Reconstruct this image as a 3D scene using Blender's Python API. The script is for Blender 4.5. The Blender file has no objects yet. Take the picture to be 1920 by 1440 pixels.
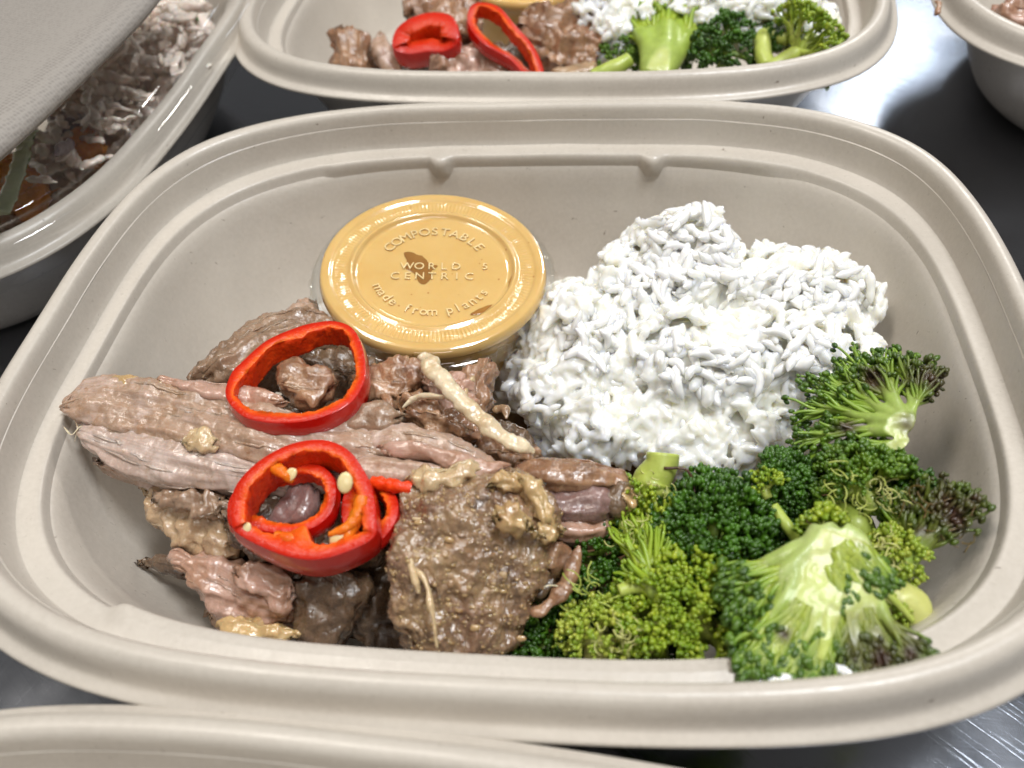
import bpy, math, random
import numpy as np
from mathutils import Matrix, Vector

random.seed(7)
RNG = np.random.default_rng(11)
SC = bpy.context.scene
COL = SC.collection
U = 0.01            # all lengths below are centimetres, meshes are stored in metres
TZ = 5.42           # height of the tray rims above the steel table

# ------------------------------------------------------------------ camera
CAMP = dict(f=1663.2, loc=(2.1621, -14.8871, 13.7377), pitch=0.8261, yaw=-0.1558, roll=-0.0993)
def _axes():
    cp, sp = math.cos(CAMP['pitch']), math.sin(CAMP['pitch'])
    yw, ro = CAMP['yaw'], CAMP['roll']
    fw = np.array([math.sin(yw) * cp, math.cos(yw) * cp, -sp])
    r = np.array([math.cos(yw), -math.sin(yw), 0.0])
    u = np.cross(r, fw)
    return fw, r * math.cos(ro) + u * math.sin(ro), -r * math.sin(ro) + u * math.cos(ro)
FW, RT, UP = _axes()
CL = np.array(CAMP['loc'])
cam = bpy.data.cameras.new('camera')
camo = bpy.data.objects.new('camera', cam)
COL.objects.link(camo)
cam.sensor_width = 36
cam.lens = CAMP['f'] / 1920 * 36
cam.clip_start = 0.005
cam.clip_end = 20
M = Matrix.Identity(4)
for i in range(3):
    M[i][0], M[i][1], M[i][2] = RT[i], UP[i], -FW[i]
    M[i][3] = (CL[i] + (TZ if i == 2 else 0)) * U
camo.matrix_world = M
cam.dof.use_dof = True
cam.dof.focus_distance = 0.212
cam.dof.aperture_fstop = 14
SC.camera = camo

# ------------------------------------------------------------------ light
SC.view_settings.view_transform = 'Standard'
SC.view_settings.look = 'None'
SC.view_settings.exposure = 0.0
SC.view_settings.gamma = 1
w = bpy.data.worlds.new('World')
SC.world = w
w.use_nodes = True
w.node_tree.nodes['Background'].inputs[0].default_value = (1.0, 0.97, 0.93, 1)
w.node_tree.nodes['Background'].inputs[1].default_value = 0.11
def area(name, loc, target, sx, sy, power, col):
    l = bpy.data.lights.new(name, 'AREA')
    l.shape = 'RECTANGLE'; l.size = sx; l.size_y = sy; l.energy = power; l.color = col
    o = bpy.data.objects.new(name, l); COL.objects.link(o)
    o.location = loc
    o.rotation_euler = (Vector(target) - Vector(loc)).to_track_quat('-Z', 'Y').to_euler()
    return o
area('ceiling_lamp', (-0.50, 0.20, 1.5), (0, 0.02, 0), 0.7, 0.3, 11.0, (1.0, 0.93, 0.84))
area('ceiling_lamp', (0.50, -0.08, 1.55), (0, 0.02, 0), 0.45, 0.3, 21.0, (0.95, 0.98, 1.0))
area('ceiling_lamp', (0.25, -1.35, 1.5), (0, 0.05, 0), 0.9, 0.35, 6.5, (1.0, 0.94, 0.86))  # added camera-side fill, stands in for ambient light on the tray outsides
area('sparkle_light', (0.66, 1.5, 1.2), (0, 0.0, 0), 0.3, 0.12, 8.5, (1.0, 0.97, 0.92))  # added back light, only there for sparkle on the meat
area('window_lamp', (0.78, 2.2, 1.12), (0.15, 0.2, 0), 0.2, 0.3, 1.6, (0.80, 0.89, 1.0))
area('ceiling_lamp', (0.62, 0.33, 1.9), (0, 0, 0), 0.12, 0.4, 0.3, (0.60, 0.76, 1.0))
SC.cycles.max_bounces = 10
SC.cycles.diffuse_bounces = 7
SC.cycles.transparent_max_bounces = 16
SC.cycles.use_denoising = True
SC.cycles.caustics_reflective = True
SC.cycles.blur_glossy = 1.0
SC.cycles.caustics_refractive = False
SC.cycles.sample_clamp_indirect = 4.0

# ------------------------------------------------------------------ helpers
def P(px, py, z):
    """point at height z (cm, 0 = tray rim) seen at pixel px, py of the 1920 wide photograph"""
    d = FW + RT * (px - 960) / CAMP['f'] - UP * (py - 720) / CAMP['f']
    return CL + d * (z - CL[2]) / d[2]
def proj(V):
    d = np.asarray(V) - CL
    wv = d @ FW
    return np.stack([960 + CAMP['f'] * (d @ RT) / wv, 720 - CAMP['f'] * (d @ UP) / wv, wv], -1)

_perm = np.random.default_rng(5).permutation(256)
_perm = np.concatenate([_perm, _perm, _perm])
_g = np.random.default_rng(6).normal(size=(256, 3)); _g /= np.linalg.norm(_g, axis=1)[:, None]
def noise(X):
    X = np.asarray(X, float); i = np.floor(X).astype(int); f = X - i; i &= 255
    t = f * f * f * (f * (f * 6 - 15) + 10)
    out = 0
    for dx in (0, 1):
        wx = t[..., 0] if dx else 1 - t[..., 0]
        for dy in (0, 1):
            wy = t[..., 1] if dy else 1 - t[..., 1]
            for dz in (0, 1):
                wz = t[..., 2] if dz else 1 - t[..., 2]
                h = _perm[_perm[_perm[(i[..., 0] + dx)] + (i[..., 1] + dy) % 256] + (i[..., 2] + dz) % 256]
                g = _g[h]
                out = out + wx * wy * wz * (g[..., 0] * (f[..., 0] - dx) + g[..., 1] * (f[..., 1] - dy) + g[..., 2] * (f[..., 2] - dz))
    return out * 1.5
def fbm(X, fr=1.0, o=3, g=0.5):
    a, s = 1.0, 0
    for k in range(o):
        s = s + a * noise(np.asarray(X) * fr + 17.3 * k); fr *= 2.03; a *= g
    return s
def sstep(a, b, x):
    t = np.clip((x - a) / (b - a), 0, 1); return t * t * (3 - 2 * t)
def unit(v):
    v = np.asarray(v, float); return v / (np.linalg.norm(v, axis=-1, keepdims=True) + 1e-12)

def grid(nu, nv, cu=False, cv=False, off=0):
    iu = np.arange(nu if cu else nu - 1); iv = np.arange(nv if cv else nv - 1)
    a, b = np.meshgrid(iu, iv, indexing='ij')
    a2, b2 = (a + 1) % nu, (b + 1) % nv
    return np.stack([a * nv + b, a2 * nv + b, a2 * nv + b2, a * nv + b2], -1).reshape(-1, 4) + off

def mesh_from(name, V, Fs, mats, uv=None, col=None, mi=None, smooth=True, flip=True):
    V = np.asarray(V, np.float32) * U
    Fs = [np.asarray(f, np.int32) for f in (Fs if isinstance(Fs, list) else [Fs]) if len(f)]
    me = bpy.data.meshes.new(name)
    me.vertices.add(len(V)); me.vertices.foreach_set('co', V.ravel())
    if flip:
        vol = sum(float(np.sum(np.cross(V[f[:, 0]], V[f[:, 1]]) * V[f[:, -1]])) for f in Fs)
        if vol < 0: Fs = [f[:, ::-1] for f in Fs]
    nl = sum(f.size for f in Fs); nf = sum(len(f) for f in Fs)
    me.loops.add(nl); me.polygons.add(nf)
    li = np.concatenate([f.ravel() for f in Fs])
    tot = np.concatenate([np.full(len(f), f.shape[1], np.int32) for f in Fs])
    st = np.concatenate([[0], np.cumsum(tot)[:-1]]).astype(np.int32)
    me.loops.foreach_set('vertex_index', li)
    me.polygons.foreach_set('loop_start', st)
    try: me.polygons.foreach_set('loop_total', tot)
    except Exception: pass
    for m in (mats if isinstance(mats, (list, tuple)) else [mats]): me.materials.append(m)
    if mi is not None: me.polygons.foreach_set('material_index', np.asarray(mi, np.int32))
    me.update(calc_edges=True)
    if uv is not None:
        l = me.uv_layers.new(name='uv'); l.data.foreach_set('uv', np.asarray(uv, np.float32)[li].ravel())
    if col is not None:
        c = np.ones((len(V), 4), np.float32); c[:, :3] = col
        a = me.color_attributes.new('col', 'FLOAT_COLOR', 'POINT'); a.data.foreach_set('color', c.ravel())
    me.polygons.foreach_set('use_smooth', np.full(nf, smooth, bool))
    me.validate()
    return me
def place(o, origin):
    o.location = (origin[0] * U, origin[1] * U, (origin[2] + TZ) * U)
def tag(o, label=None, cat=None, group=None, kind=None):
    if label: o['label'] = label
    if cat: o['category'] = cat
    if group: o['group'] = group
    if kind: o['kind'] = kind
    return o
def thing(name, label, cat, origin, group=None):
    o = bpy.data.objects.new(name, None); COL.objects.link(o); o.empty_display_size = 0.01
    place(o, origin); o['_o'] = [float(c) for c in origin]
    return tag(o, label, cat, group)
def obj(name, V, F, mat, parent=None, kind=None, **k):
    """one mesh object; V in cm (tray coordinates)"""
    V = np.asarray(V, float)
    if parent is not None: org = np.array(parent['_o'])
    else: org = np.array([V[:, 0].mean(), V[:, 1].mean(), V[:, 2].min()])
    me = mesh_from(name, V - org, F, mat, **k)
    o = bpy.data.objects.new(name, me); COL.objects.link(o)
    if parent is not None: o.parent = parent
    else: place(o, org)
    o['_o'] = [float(c) for c in org]
    if kind: o['kind'] = kind
    return o
def join(parts):
    """parts: list of (V, F[, C]) -> one V, list F, C"""
    Vs, Fs, Cs, n = [], {}, [], 0
    for p in parts:
        V, F = p[0], p[1]
        for f in (F if isinstance(F, list) else [F]):
            if len(f): Fs.setdefault(f.shape[1], []).append(np.asarray(f) + n)
        Vs.append(V); n += len(V)
        if len(p) > 2: Cs.append(np.broadcast_to(np.asarray(p[2], float), (len(V), 3)))
    return np.concatenate(Vs), [np.concatenate(v) for v in Fs.values()], (np.concatenate(Cs) if Cs else None)

def crspline(pts, n):
    pts = np.asarray(pts, float)
    if len(pts) == 2:
        t = np.linspace(0, 1, n)[:, None]; return pts[0] * (1 - t) + pts[1] * t
    q = np.vstack([2 * pts[0] - pts[1], pts, 2 * pts[-1] - pts[-2]])
    t = np.linspace(0, len(pts) - 1 - 1e-9, n); i = t.astype(int); f = (t - i)[:, None]
    p0, p1, p2, p3 = q[i], q[i + 1], q[i + 2], q[i + 3]
    return 0.5 * (2 * p1 + (p2 - p0) * f + (2 * p0 - 5 * p1 + 4 * p2 - p3) * f ** 2 + (3 * p1 - p0 - 3 * p2 + p3) * f ** 3)
def crclosed(pts, n):
    pts = np.asarray(pts, float); m = len(pts)
    t = np.arange(n) * m / n; i = t.astype(int); f = (t - i)[:, None]
    p0, p1, p2, p3 = pts[(i - 1) % m], pts[i % m], pts[(i + 1) % m], pts[(i + 2) % m]
    return 0.5 * (2 * p1 + (p2 - p0) * f + (2 * p0 - 5 * p1 + 4 * p2 - p3) * f ** 2 + (3 * p1 - p0 - 3 * p2 + p3) * f ** 3)

def tubes(Pt, R, S=6, flat=None):
    """Pt (M,K,3), R (M,K) -> V, F : M tapered tubes"""
    Pt = np.asarray(Pt, float); R = np.asarray(R, float)
    Mn, K, _ = Pt.shape
    T = unit(np.gradient(Pt, axis=1))
    ref = np.zeros_like(T); ax = np.argmin(np.abs(T[:, K // 2]), axis=1)
    ref[np.arange(Mn)[:, None], np.arange(K)[None, :], ax[:, None]] = 1
    A = unit(np.cross(T, ref)); B = np.cross(T, A)
    th = np.linspace(0, 2 * np.pi, S, endpoint=False)
    c, s = np.cos(th), np.sin(th)
    if flat is not None: s = s * flat
    V = Pt[:, :, None] + R[:, :, None, None] * (A[:, :, None] * c[:, None] + B[:, :, None] * s[:, None])
    f = grid(K, S, False, True)[:, ::-1]
    F = (f[None] + (np.arange(Mn) * K * S)[:, None, None]).reshape(-1, 4)
    return V.reshape(-1, 3), F
def sphere_t(nu=8, nv=6):
    """low-poly unit sphere as grid with poles collapsed"""
    V = []; 
    for j in range(1, nv):
        a = math.pi * j / nv
        for i in range(nu):
            b = 2 * math.pi * (i + 0.5 * (j % 2)) / nu
            V.append((math.sin(a) * math.cos(b), math.sin(a) * math.sin(b), math.cos(a)))
    V.append((0, 0, 1)); V.append((0, 0, -1)); n = nu * (nv - 1)
    q = []
    for j in range(nv - 2):
        for i in range(nu):
            q.append((j * nu + i, (j + 1) * nu + i, (j + 1) * nu + (i + 1) % nu, j * nu + (i + 1) % nu))
    t = [(n, i, (i + 1) % nu) for i in range(nu)] + [(n + 1, (nv - 2) * nu + (i + 1) % nu, (nv - 2) * nu + i) for i in range(nu)]
    return np.array(V), np.array(q), np.array(t)
def blobs(C, X, Y, Z, tmpl):
    """copies of tmpl with axes X,Y,Z (M,3 each, scaled)"""
    tv, q, t = tmpl
    V = C[:, None] + tv[None, :, 0:1] * X[:, None] + tv[None, :, 1:2] * Y[:, None] + tv[None, :, 2:3] * Z[:, None]
    off = (np.arange(len(C)) * len(tv))[:, None, None]
    return V.reshape(-1, 3), [(q[None] + off).reshape(-1, 4), (t[None] + off).reshape(-1, 3)]
def frame(D):
    D = unit(D); r = np.tile([0.31, 0.17, 0.93], D.shape[:-1] + (1,)) if D.ndim > 1 else np.array([0.31, 0.17, 0.93])
    A = unit(np.cross(D, r)); return A, np.cross(D, A), D

# ------------------------------------------------------------------ materials
def newmat(name):
    m = bpy.data.materials.new(name); m.use_nodes = True
    nt = m.node_tree; b = nt.nodes['Principled BSDF']
    return m, nt, b
def N(nt, typ, props=None, **ins):
    n = nt.nodes.new(typ)
    for k, v in (props or {}).items(): setattr(n, k, v)
    for k, v in ins.items():
        s = n.inputs[int(k[1:])] if k[0] == 'i' and k[1:].isdigit() else n.inputs[k.replace('_', ' ')]
        if isinstance(v, bpy.types.NodeSocket): nt.links.new(v, s)
        else: s.default_value = v
    return n
def coord(nt, sc=(1, 1, 1)):
    tc = N(nt, 'ShaderNodeTexCoord')
    return N(nt, 'ShaderNodeMapping', i0=tc.outputs['Object'], i3=tuple(100 * s for s in sc)).outputs[0]
def ntex(nt, vec, scale, detail=3, rough=0.55, dist=0.0):
    return N(nt, 'ShaderNodeTexNoise', Vector=vec, Scale=scale, Detail=detail, Roughness=rough, Distortion=dist).outputs[0]
def ramp(nt, fac, stops):
    r = N(nt, 'ShaderNodeValToRGB', i0=fac); e = r.color_ramp.elements
    while len(e) < len(stops): e.new(0.5)
    for k, (p, c) in enumerate(stops):
        e[k].position = p; e[k].color = (c, c, c, 1) if not hasattr(c, '__len__') else (*c, 1)
    return r.outputs[0]
def mixc(nt, fac, a, b, mode='MIX'):
    n = N(nt, 'ShaderNodeMix', dict(data_type='RGBA', blend_type=mode))
    for s, v in ((0, fac), (6, a), (7, b)):
        if isinstance(v, bpy.types.NodeSocket): nt.links.new(v, n.inputs[s])
        else: n.inputs[s].default_value = v if s == 0 else (*v, 1)
    return n.outputs[2]
def bump(nt, h, strength, dist, prev=None):
    n = N(nt, 'ShaderNodeBump', Height=h, Strength=strength, Distance=dist * U)
    if prev is not None: nt.links.new(prev, n.inputs['Normal'])
    return n.outputs[0]
def setp(nt, b, **k):
    for n, v in k.items():
        s = b.inputs[n.replace('_', ' ')]
        if isinstance(v, bpy.types.NodeSocket): nt.links.new(v, s)
        else: s.default_value = v if not (hasattr(v, '__len__') and len(v) == 3 and s.type == 'RGBA') else (*v, 1)

def m_pulp():
    m, nt, b = newmat('moulded_pulp'); c = coord(nt)
    n1 = ntex(nt, c, 0.35, 4); n2 = ntex(nt, c, 9, 3)
    base = mixc(nt, ramp(nt, n1, [(0.3, 0.0), (0.7, 1.0)]), (0.47, 0.425, 0.370), (0.53, 0.485, 0.425))
    base = mixc(nt, ramp(nt, n2, [(0.35, 0.0), (0.7, 0.35)]), base, (0.60, 0.55, 0.49))
    # pulp fibres: sparse short dark flecks
    cc = N(nt, 'ShaderNodeVectorMath', dict(operation='ADD'), i0=c, i1=N(nt, 'ShaderNodeVectorMath', dict(operation='SCALE'), i0=N(nt, 'ShaderNodeTexNoise', Vector=c, Scale=3.0).outputs[1], Scale=0.5).outputs[0]).outputs[0]
    vo = N(nt, 'ShaderNodeTexVoronoi', Vector=N(nt, 'ShaderNodeMapping', i0=cc, i2=(0.3, 0.2, 0.7), i3=(1.1, 3.2, 2.0)).outputs[0], Scale=1.0)
    fl = ramp(nt, vo.outputs['Distance'], [(0.03, 0.85), (0.08, 0.0)])
    sel = ramp(nt, N(nt, 'ShaderNodeSeparateColor', i0=vo.outputs['Color']).outputs[0], [(0.50, 0.0), (0.54, 1.0)])
    base = mixc(nt, N(nt, 'ShaderNodeMath', dict(operation='MULTIPLY'), i0=fl, i1=sel).outputs[0], base, (0.16, 0.12, 0.09))
    nb = ntex(nt, c, 14, 4, 0.65)
    nm = bump(nt, nb, 0.35, 0.012)
    nm = bump(nt, ntex(nt, c, 1.6, 2), 0.25, 0.05, nm)
    setp(nt, b, Base_Color=base, Roughness=ramp(nt, ntex(nt, c, 6, 3), [(0.3, 0.27), (0.7, 0.40)]), Normal=nm,
         Specular_IOR_Level=0.55, Subsurface_Weight=0.0)
    return m
def m_steel():
    m, nt, b = newmat('brushed_steel')
    nm = None
    for k, (rot, sc, dist, st) in enumerate(((0.7, (0.25, 14, 1), 0.004, 0.35), (0.1, (0.18, 22, 1), 0.003, 0.35), (1.9, (0.5, 9, 1), 0.003, .2))):
        tc = N(nt, 'ShaderNodeTexCoord')
        mp = N(nt, 'ShaderNodeMapping', i0=tc.outputs['Object'], i2=(0, 0, rot))
        mp2 = N(nt, 'ShaderNodeMapping', i0=mp.outputs[0], i3=tuple(100 * s for s in sc))
        nn = ntex(nt, mp2.outputs[0], 1.0, 3, 0.6)
        h = ramp(nt, nn, [(0.30, 0.0), (0.44, 1.0)]) if k != 1 else nn
        nm = bump(nt, h, st, dist, nm)
    c = coord(nt)
    setp(nt, b, Base_Color=mixc(nt, ntex(nt, c, .12, 3), (0.33, 0.35, 0.40), (0.43, 0.45, 0.49)), Metallic=1.0,
         Roughness=ramp(nt, ntex(nt, c, 0.5, 4), [(0.3, 0.16), (0.7, 0.25)]), Normal=nm)
    return m
def m_clear(name='clear_plastic', tint=(0.97, 0.98, 0.98), bumpy=0.0, refl=0.065, rough=0.06):
    m, nt, b = newmat(name); nt.nodes.remove(b)
    out = nt.nodes['Material Output']
    tr = N(nt, 'ShaderNodeBsdfTransparent', i0=(*tint, 1)); gl = N(nt, 'ShaderNodeBsdfGlossy', i0=(1, 1, 1, 1), i1=rough)
    fr = N(nt, 'ShaderNodeLayerWeight', Blend=0.5)
    if bumpy:
        nm = bump(nt, ntex(nt, coord(nt), 0.8, 2), 0.5, bumpy)
        nt.links.new(nm, gl.inputs['Normal']); nt.links.new(nm, fr.inputs['Normal'])
    f1 = N(nt, 'ShaderNodeMath', dict(operation='POWER'), i0=fr.outputs['Facing'], i1=4.0)
    f2 = N(nt, 'ShaderNodeMath', dict(operation='MULTIPLY_ADD'), i0=f1.outputs[0], i1=0.75, i2=refl)
    mx = N(nt, 'ShaderNodeMixShader', i0=f2.outputs[0], i1=tr.outputs[0], i2=gl.outputs[0])
    nt.links.new(mx.outputs[0], out.inputs[0]); return m
def m_meat(name, pale, tan, dark, mix=0.5, darkf=0.5, gloss=0.3, fib=1.0, bmp=1.0, blood=None, wet=0.8):
    """cooked pork: streaks along the fibres (uv.x runs along them) under a wet glaze"""
    m, nt, b = newmat(name); c = coord(nt)
    uv = N(nt, 'ShaderNodeTexCoord').outputs['UV']
    st = ntex(nt, N(nt, 'ShaderNodeMapping', i0=uv, i3=(0.30, 3.6, 1)).outputs[0], 1.0, 5, 0.65, 0.6)
    st2 = ntex(nt, N(nt, 'ShaderNodeMapping', i0=uv, i3=(0.7, 16, 1)).outputs[0], 1.0, 3, 0.6, 0.3)
    n1 = ntex(nt, c, 0.9, 5, 0.6, 0.5); n2 = ntex(nt, c, 4.5, 4, 0.65); n3 = ntex(nt, c, 11, 2, 0.5)
    a = N(nt, 'ShaderNodeMath', dict(operation='MULTIPLY_ADD'), i0=st, i1=0.5 * fib, i2=n1).outputs[0]
    a = N(nt, 'ShaderNodeMath', dict(operation='MULTIPLY_ADD'), i0=n2, i1=0.35, i2=a).outputs[0]
    mid = 0.5 + 0.25 * fib + 0.175
    colr = mixc(nt, ramp(nt, a, [(max(0, mid - 0.16 - (mix - 0.5) * .5), 0.0), (min(1, mid + 0.12 - (mix - 0.5) * .5), 1.0)]), pale, tan)
    n4 = ntex(nt, c, 1.7, 5, 0.7, 0.8)
    colr = mixc(nt, ramp(nt, n4, [(0.62 - 0.22 * darkf, 0.0), (0.78 - 0.2 * darkf, 0.85)]), colr, dark)
    colr = mixc(nt, ramp(nt, st2, [(0.3, 0.35 * fib), (0.55, 0.0)]), colr, tuple(x * 0.6 for x in tan))
    if blood: colr = mixc(nt, ramp(nt, ntex(nt, c, 0.6, 3), [(0.5, 0.0), (0.68, 0.6)]), colr, blood)
    colr = mixc(nt, ramp(nt, n3, [(0.55, 0.0), (0.75, 0.3)]), colr, tuple(min(1, x * 1.5) for x in pale))
    nm = bump(nt, st2, 0.5 * fib * bmp, 0.022)
    nm = bump(nt, n2, 0.5 * bmp, 0.045, nm)
    nm = bump(nt, n3, 0.7 * bmp, 0.02, nm)
    setp(nt, b, Base_Color=colr, Roughness=ramp(nt, n2, [(0.35, gloss * 0.6), (0.7, gloss * 1.7)]), Normal=nm,
         Subsurface_Weight=0.25, Subsurface_Radius=(0.004, 0.0018, 0.001), Subsurface_Scale=0.5,
         Coat_Weight=wet, Coat_Roughness=0.13)
    cn = bump(nt, ntex(nt, c, 15, 2, 0.5), 0.8, 0.02 * bmp, nm)
    nt.links.new(cn, b.inputs['Coat Normal'])
    return m
def m_attr(name, rough=0.35, sss=0.2, rad=(0.0015, 0.002, 0.0008), bmp=0.5, bs=12, var=0.25, coat=0.2):
    m, nt, b = newmat(name); c = coord(nt)
    at = N(nt, 'ShaderNodeAttribute', dict(attribute_name='col')).outputs[0]
    n = ntex(nt, c, bs * 0.4, 3)
    colr = mixc(nt, ramp(nt, n, [(0.3, var), (0.7, 0.0)]), at, (0.03, 0.05, 0.01), 'MULTIPLY') if var else at
    nm = bump(nt, ntex(nt, c, bs, 3), bmp, 0.02)
    setp(nt, b, Base_Color=colr, Roughness=rough, Normal=nm, Subsurface_Weight=sss, Subsurface_Radius=rad,
         Subsurface_Scale=1.0, Coat_Weight=coat, Coat_Roughness=0.1)
    return m
def m_plain(name, colr, rough=0.4, sss=0.0, rad=(0.002, 0.001, 0.001), bmp=0.3, bs=6, col2=None, cs=1.5, coat=0.0, spec=0.5):
    m, nt, b = newmat(name); c = coord(nt)
    cl = mixc(nt, ramp(nt, ntex(nt, c, cs, 4, 0.6), [(0.35, 0.0), (0.68, 1.0)]), colr, col2 or tuple(x * 0.8 for x in colr))
    setp(nt, b, Base_Color=cl, Roughness=rough, Normal=bump(nt, ntex(nt, c, bs, 3), bmp, 0.02),
         Subsurface_Weight=sss, Subsurface_Radius=rad, Subsurface_Scale=1.0, Coat_Weight=coat, Coat_Roughness=0.08, Specular_IOR_Level=spec)
    return m

PULP = m_pulp(); STEEL = m_steel(); CLEAR = m_clear()
def m_rice():
    m, nt, b = newmat('rice'); c = coord(nt)
    n1 = ntex(nt, c, 0.8, 3); n2 = ntex(nt, c, 7, 3)
    cl = mixc(nt, ramp(nt, n1, [(0.4, 0.0), (0.65, 1.0)]), (0.97, 0.97, 0.955), (0.96, 0.94, 0.87))
    nm = bump(nt, n2, 0.3, 0.02)
    setp(nt, b, Base_Color=cl, Roughness=0.28, Normal=nm, Coat_Weight=0.4, Coat_Roughness=0.08, Subsurface_Weight=1.0, Subsurface_Radius=(0.00035, 0.00033, 0.00028), Subsurface_Scale=1.0)
    tl = N(nt, 'ShaderNodeBsdfTranslucent', i0=(0.97, 0.965, 0.93, 1), Normal=nm)
    mx = N(nt, 'ShaderNodeMixShader', i0=0.10, i1=b.outputs[0], i2=tl.outputs[0])
    nt.links.new(mx.outputs[0], nt.nodes['Material Output'].inputs[0]); return m
RICE = m_rice()
RICE_CORE = m_plain('rice_core', (0.85, 0.855, 0.835), 0.26, 1.0, (0.0042, 0.0038, 0.0028), 0.3, 7, (0.86, 0.845, 0.75), 0.8, 0.5)
SKIN = m_plain('chili_skin', (0.58, 0.010, 0.003), 0.22, 0.1, (0.002, 0.0003, 0.0002), 0.12, 3, (0.50, 0.006, 0.004), 1.2, 0.5)
def m_flesh():
    m, nt, b = newmat('chili_flesh'); c = coord(nt)
    at = N(nt, 'ShaderNodeAttribute', dict(attribute_name='col')).outputs[0]
    cl = mixc(nt, ramp(nt, ntex(nt, c, 2.2, 3), [(0.35, 0.0), (0.7, 0.6)]), at, (0.60, 0.02, 0.004))
    nm = bump(nt, ntex(nt, c, 9, 2), 0.8, 0.04)
    setp(nt, b, Base_Color=cl, Roughness=0.36, Specular_IOR_Level=0.3, Normal=nm, Subsurface_Weight=0.25, Subsurface_Radius=(0.0025, 0.0006, 0.0002), Subsurface_Scale=1.0, Coat_Weight=0.05, Coat_Roughness=0.1)
    return m
FLESH = m_flesh()
SEED = m_plain('chili_seed', (0.80, 0.66, 0.36), 0.3, 0.3, (0.001, 0.001, 0.0005), 0.3, 10, (0.72, 0.55, 0.26), 3, 0.3)
BUD = m_attr('broccoli_bud', 0.34, 0.12, (0.0006, 0.001, 0.0003), 0.5, 30, 0.3, 0.2)
STEM = m_attr('broccoli_stem', 0.42, 0.3, (0.0012, 0.0016, 0.0006), 0.6, 7, 0.22, 0.12)
M_PALE = m_meat('pork_pale_slice', (0.53, 0.395, 0.335), (0.40, 0.265, 0.185), (0.29, 0.15, 0.065), 0.5, 0.45, 0.34, 1.3, 0.6, None, .5)
M_PINK = m_meat('pork_pink', (0.52, 0.33, 0.26), (0.38, 0.21, 0.135), (0.22, 0.11, 0.06), 0.45, 0.25, 0.30, 1.0, 0.6)
M_GLAZE = m_meat('pork_glazed', (0.36, 0.235, 0.125), (0.19, 0.108, 0.065), (0.065, 0.034, 0.022), 0.5, 0.5, 0.22, 0.12, 1.1, (0.20, 0.10, 0.07), 1.0)
M_BROWN = m_meat('pork_brown', (0.42, 0.245, 0.14), (0.23, 0.115, 0.06), (0.075, 0.034, 0.018), 0.5, 0.4, 0.24, 0.9, 1.0, (0.26, 0.12, 0.085))
M_FAT = m_meat('pork_fat', (0.60, 0.45, 0.26), (0.46, 0.31, 0.17), (0.26, 0.16, 0.07), 0.4, 0.25, 0.22, 0.3, 0.8)
M_DARK = m_meat('pork_dark_skin_and_shade', (0.17, 0.105, 0.06), (0.09, 0.052, 0.03), (0.035, 0.02, 0.013), 0.5, 0.5, 0.28, 0.6, 1.2)  # dark skin colour, also holds the painted shade of the gap fillers
M_GREY = m_meat('pork_grey_skin', (0.36, 0.24, 0.16), (0.23, 0.14, 0.085), (0.11, 0.065, 0.035), 0.5, 0.35, 0.3, 0.7, 1.0)
M_JELLY = m_meat('pork_jelly', (0.50, 0.34, 0.16), (0.36, 0.22, 0.10), (0.22, 0.12, 0.05), 0.4, 0.15, 0.10, 0.1, 0.5)

# ------------------------------------------------------------------ table
def steel_table():
    n = 40; x = np.linspace(-90, 90, n); X, Y = np.meshgrid(x, x, indexing='ij')
    V = np.stack([X, Y + 20, np.full_like(X, -TZ)], -1).reshape(-1, 3)
    o = obj('steel_table', V, grid(n, n), STEEL, smooth=False, flip=False)
    o['kind'] = 'structure'
steel_table()

# ------------------------------------------------------------------ tray
A0, B0, NX = 11.2, 8.893, 3.5
def se(th, a, b, n):
    c, s = np.cos(th), np.sin(th)
    return a * np.sign(c) * np.abs(c) ** (2 / n), b * np.sign(s) * np.abs(s) ** (2 / n)
PROF = [(-0.25, -0.45, 3.5), (-0.05, -0.30, 3.5), (0.20, -0.33, 3.5), (0.30, -0.60, 3.5), (0.44, -0.78, 3.5), (0.58, -0.82, 3.5), (0.63, -0.78, 3.5), (0.61, -0.71, 3.5), (0.52, -0.665, 3.5), (0.42, -0.60, 3.5), (0.36, -0.46, 3.5),
        (0.31, -0.28, 3.5), (0.24, -0.11, 3.5), (0.13, -0.015, 3.5), (0.0, 0.0, 3.5), (-0.12, -0.06, 3.5), (-0.19, -0.22, 3.5), (-0.26, -0.62, 3.5), (-0.33, -1.03, 3.48), (-0.36, -1.12, 3.46),
        (-0.42, -1.16, 3.45), (-0.62, -1.19, 3.42), (-0.75, -1.20, 3.4), (-0.81, -1.25, 3.38), (-0.86, -1.45, 3.35), (-0.93, -1.75, 3.3), (-1.10, -2.4, 3.2), (-1.4, -3.3, 3.05), (-1.75, -4.1, 2.9), (-2.15, -4.75, 2.75), (-2.7, -5.1, 2.6), (-3.4, -5.22, 2.5),
        (-5.0, -5.25, 2.4), (-6.6, -5.25, 2.3), (-8.0, -5.25, 2.2)]
OUT = [(-0.25, -0.45, 3.5), (-0.42, -1.2, 3.46), (-0.80, -1.42, 3.4), (-1.0, -1.7, 3.35), (-1.22, -2.5, 3.2), (-1.55, -3.4, 3.05), (-1.9, -4.2, 2.9), (-2.3, -4.9, 2.75), (-2.8, -5.3, 2.6), (-3.4, -5.40, 2.5), (-5, -5.41, 2.4), (-8.0, -5.41, 2.2)]
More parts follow.
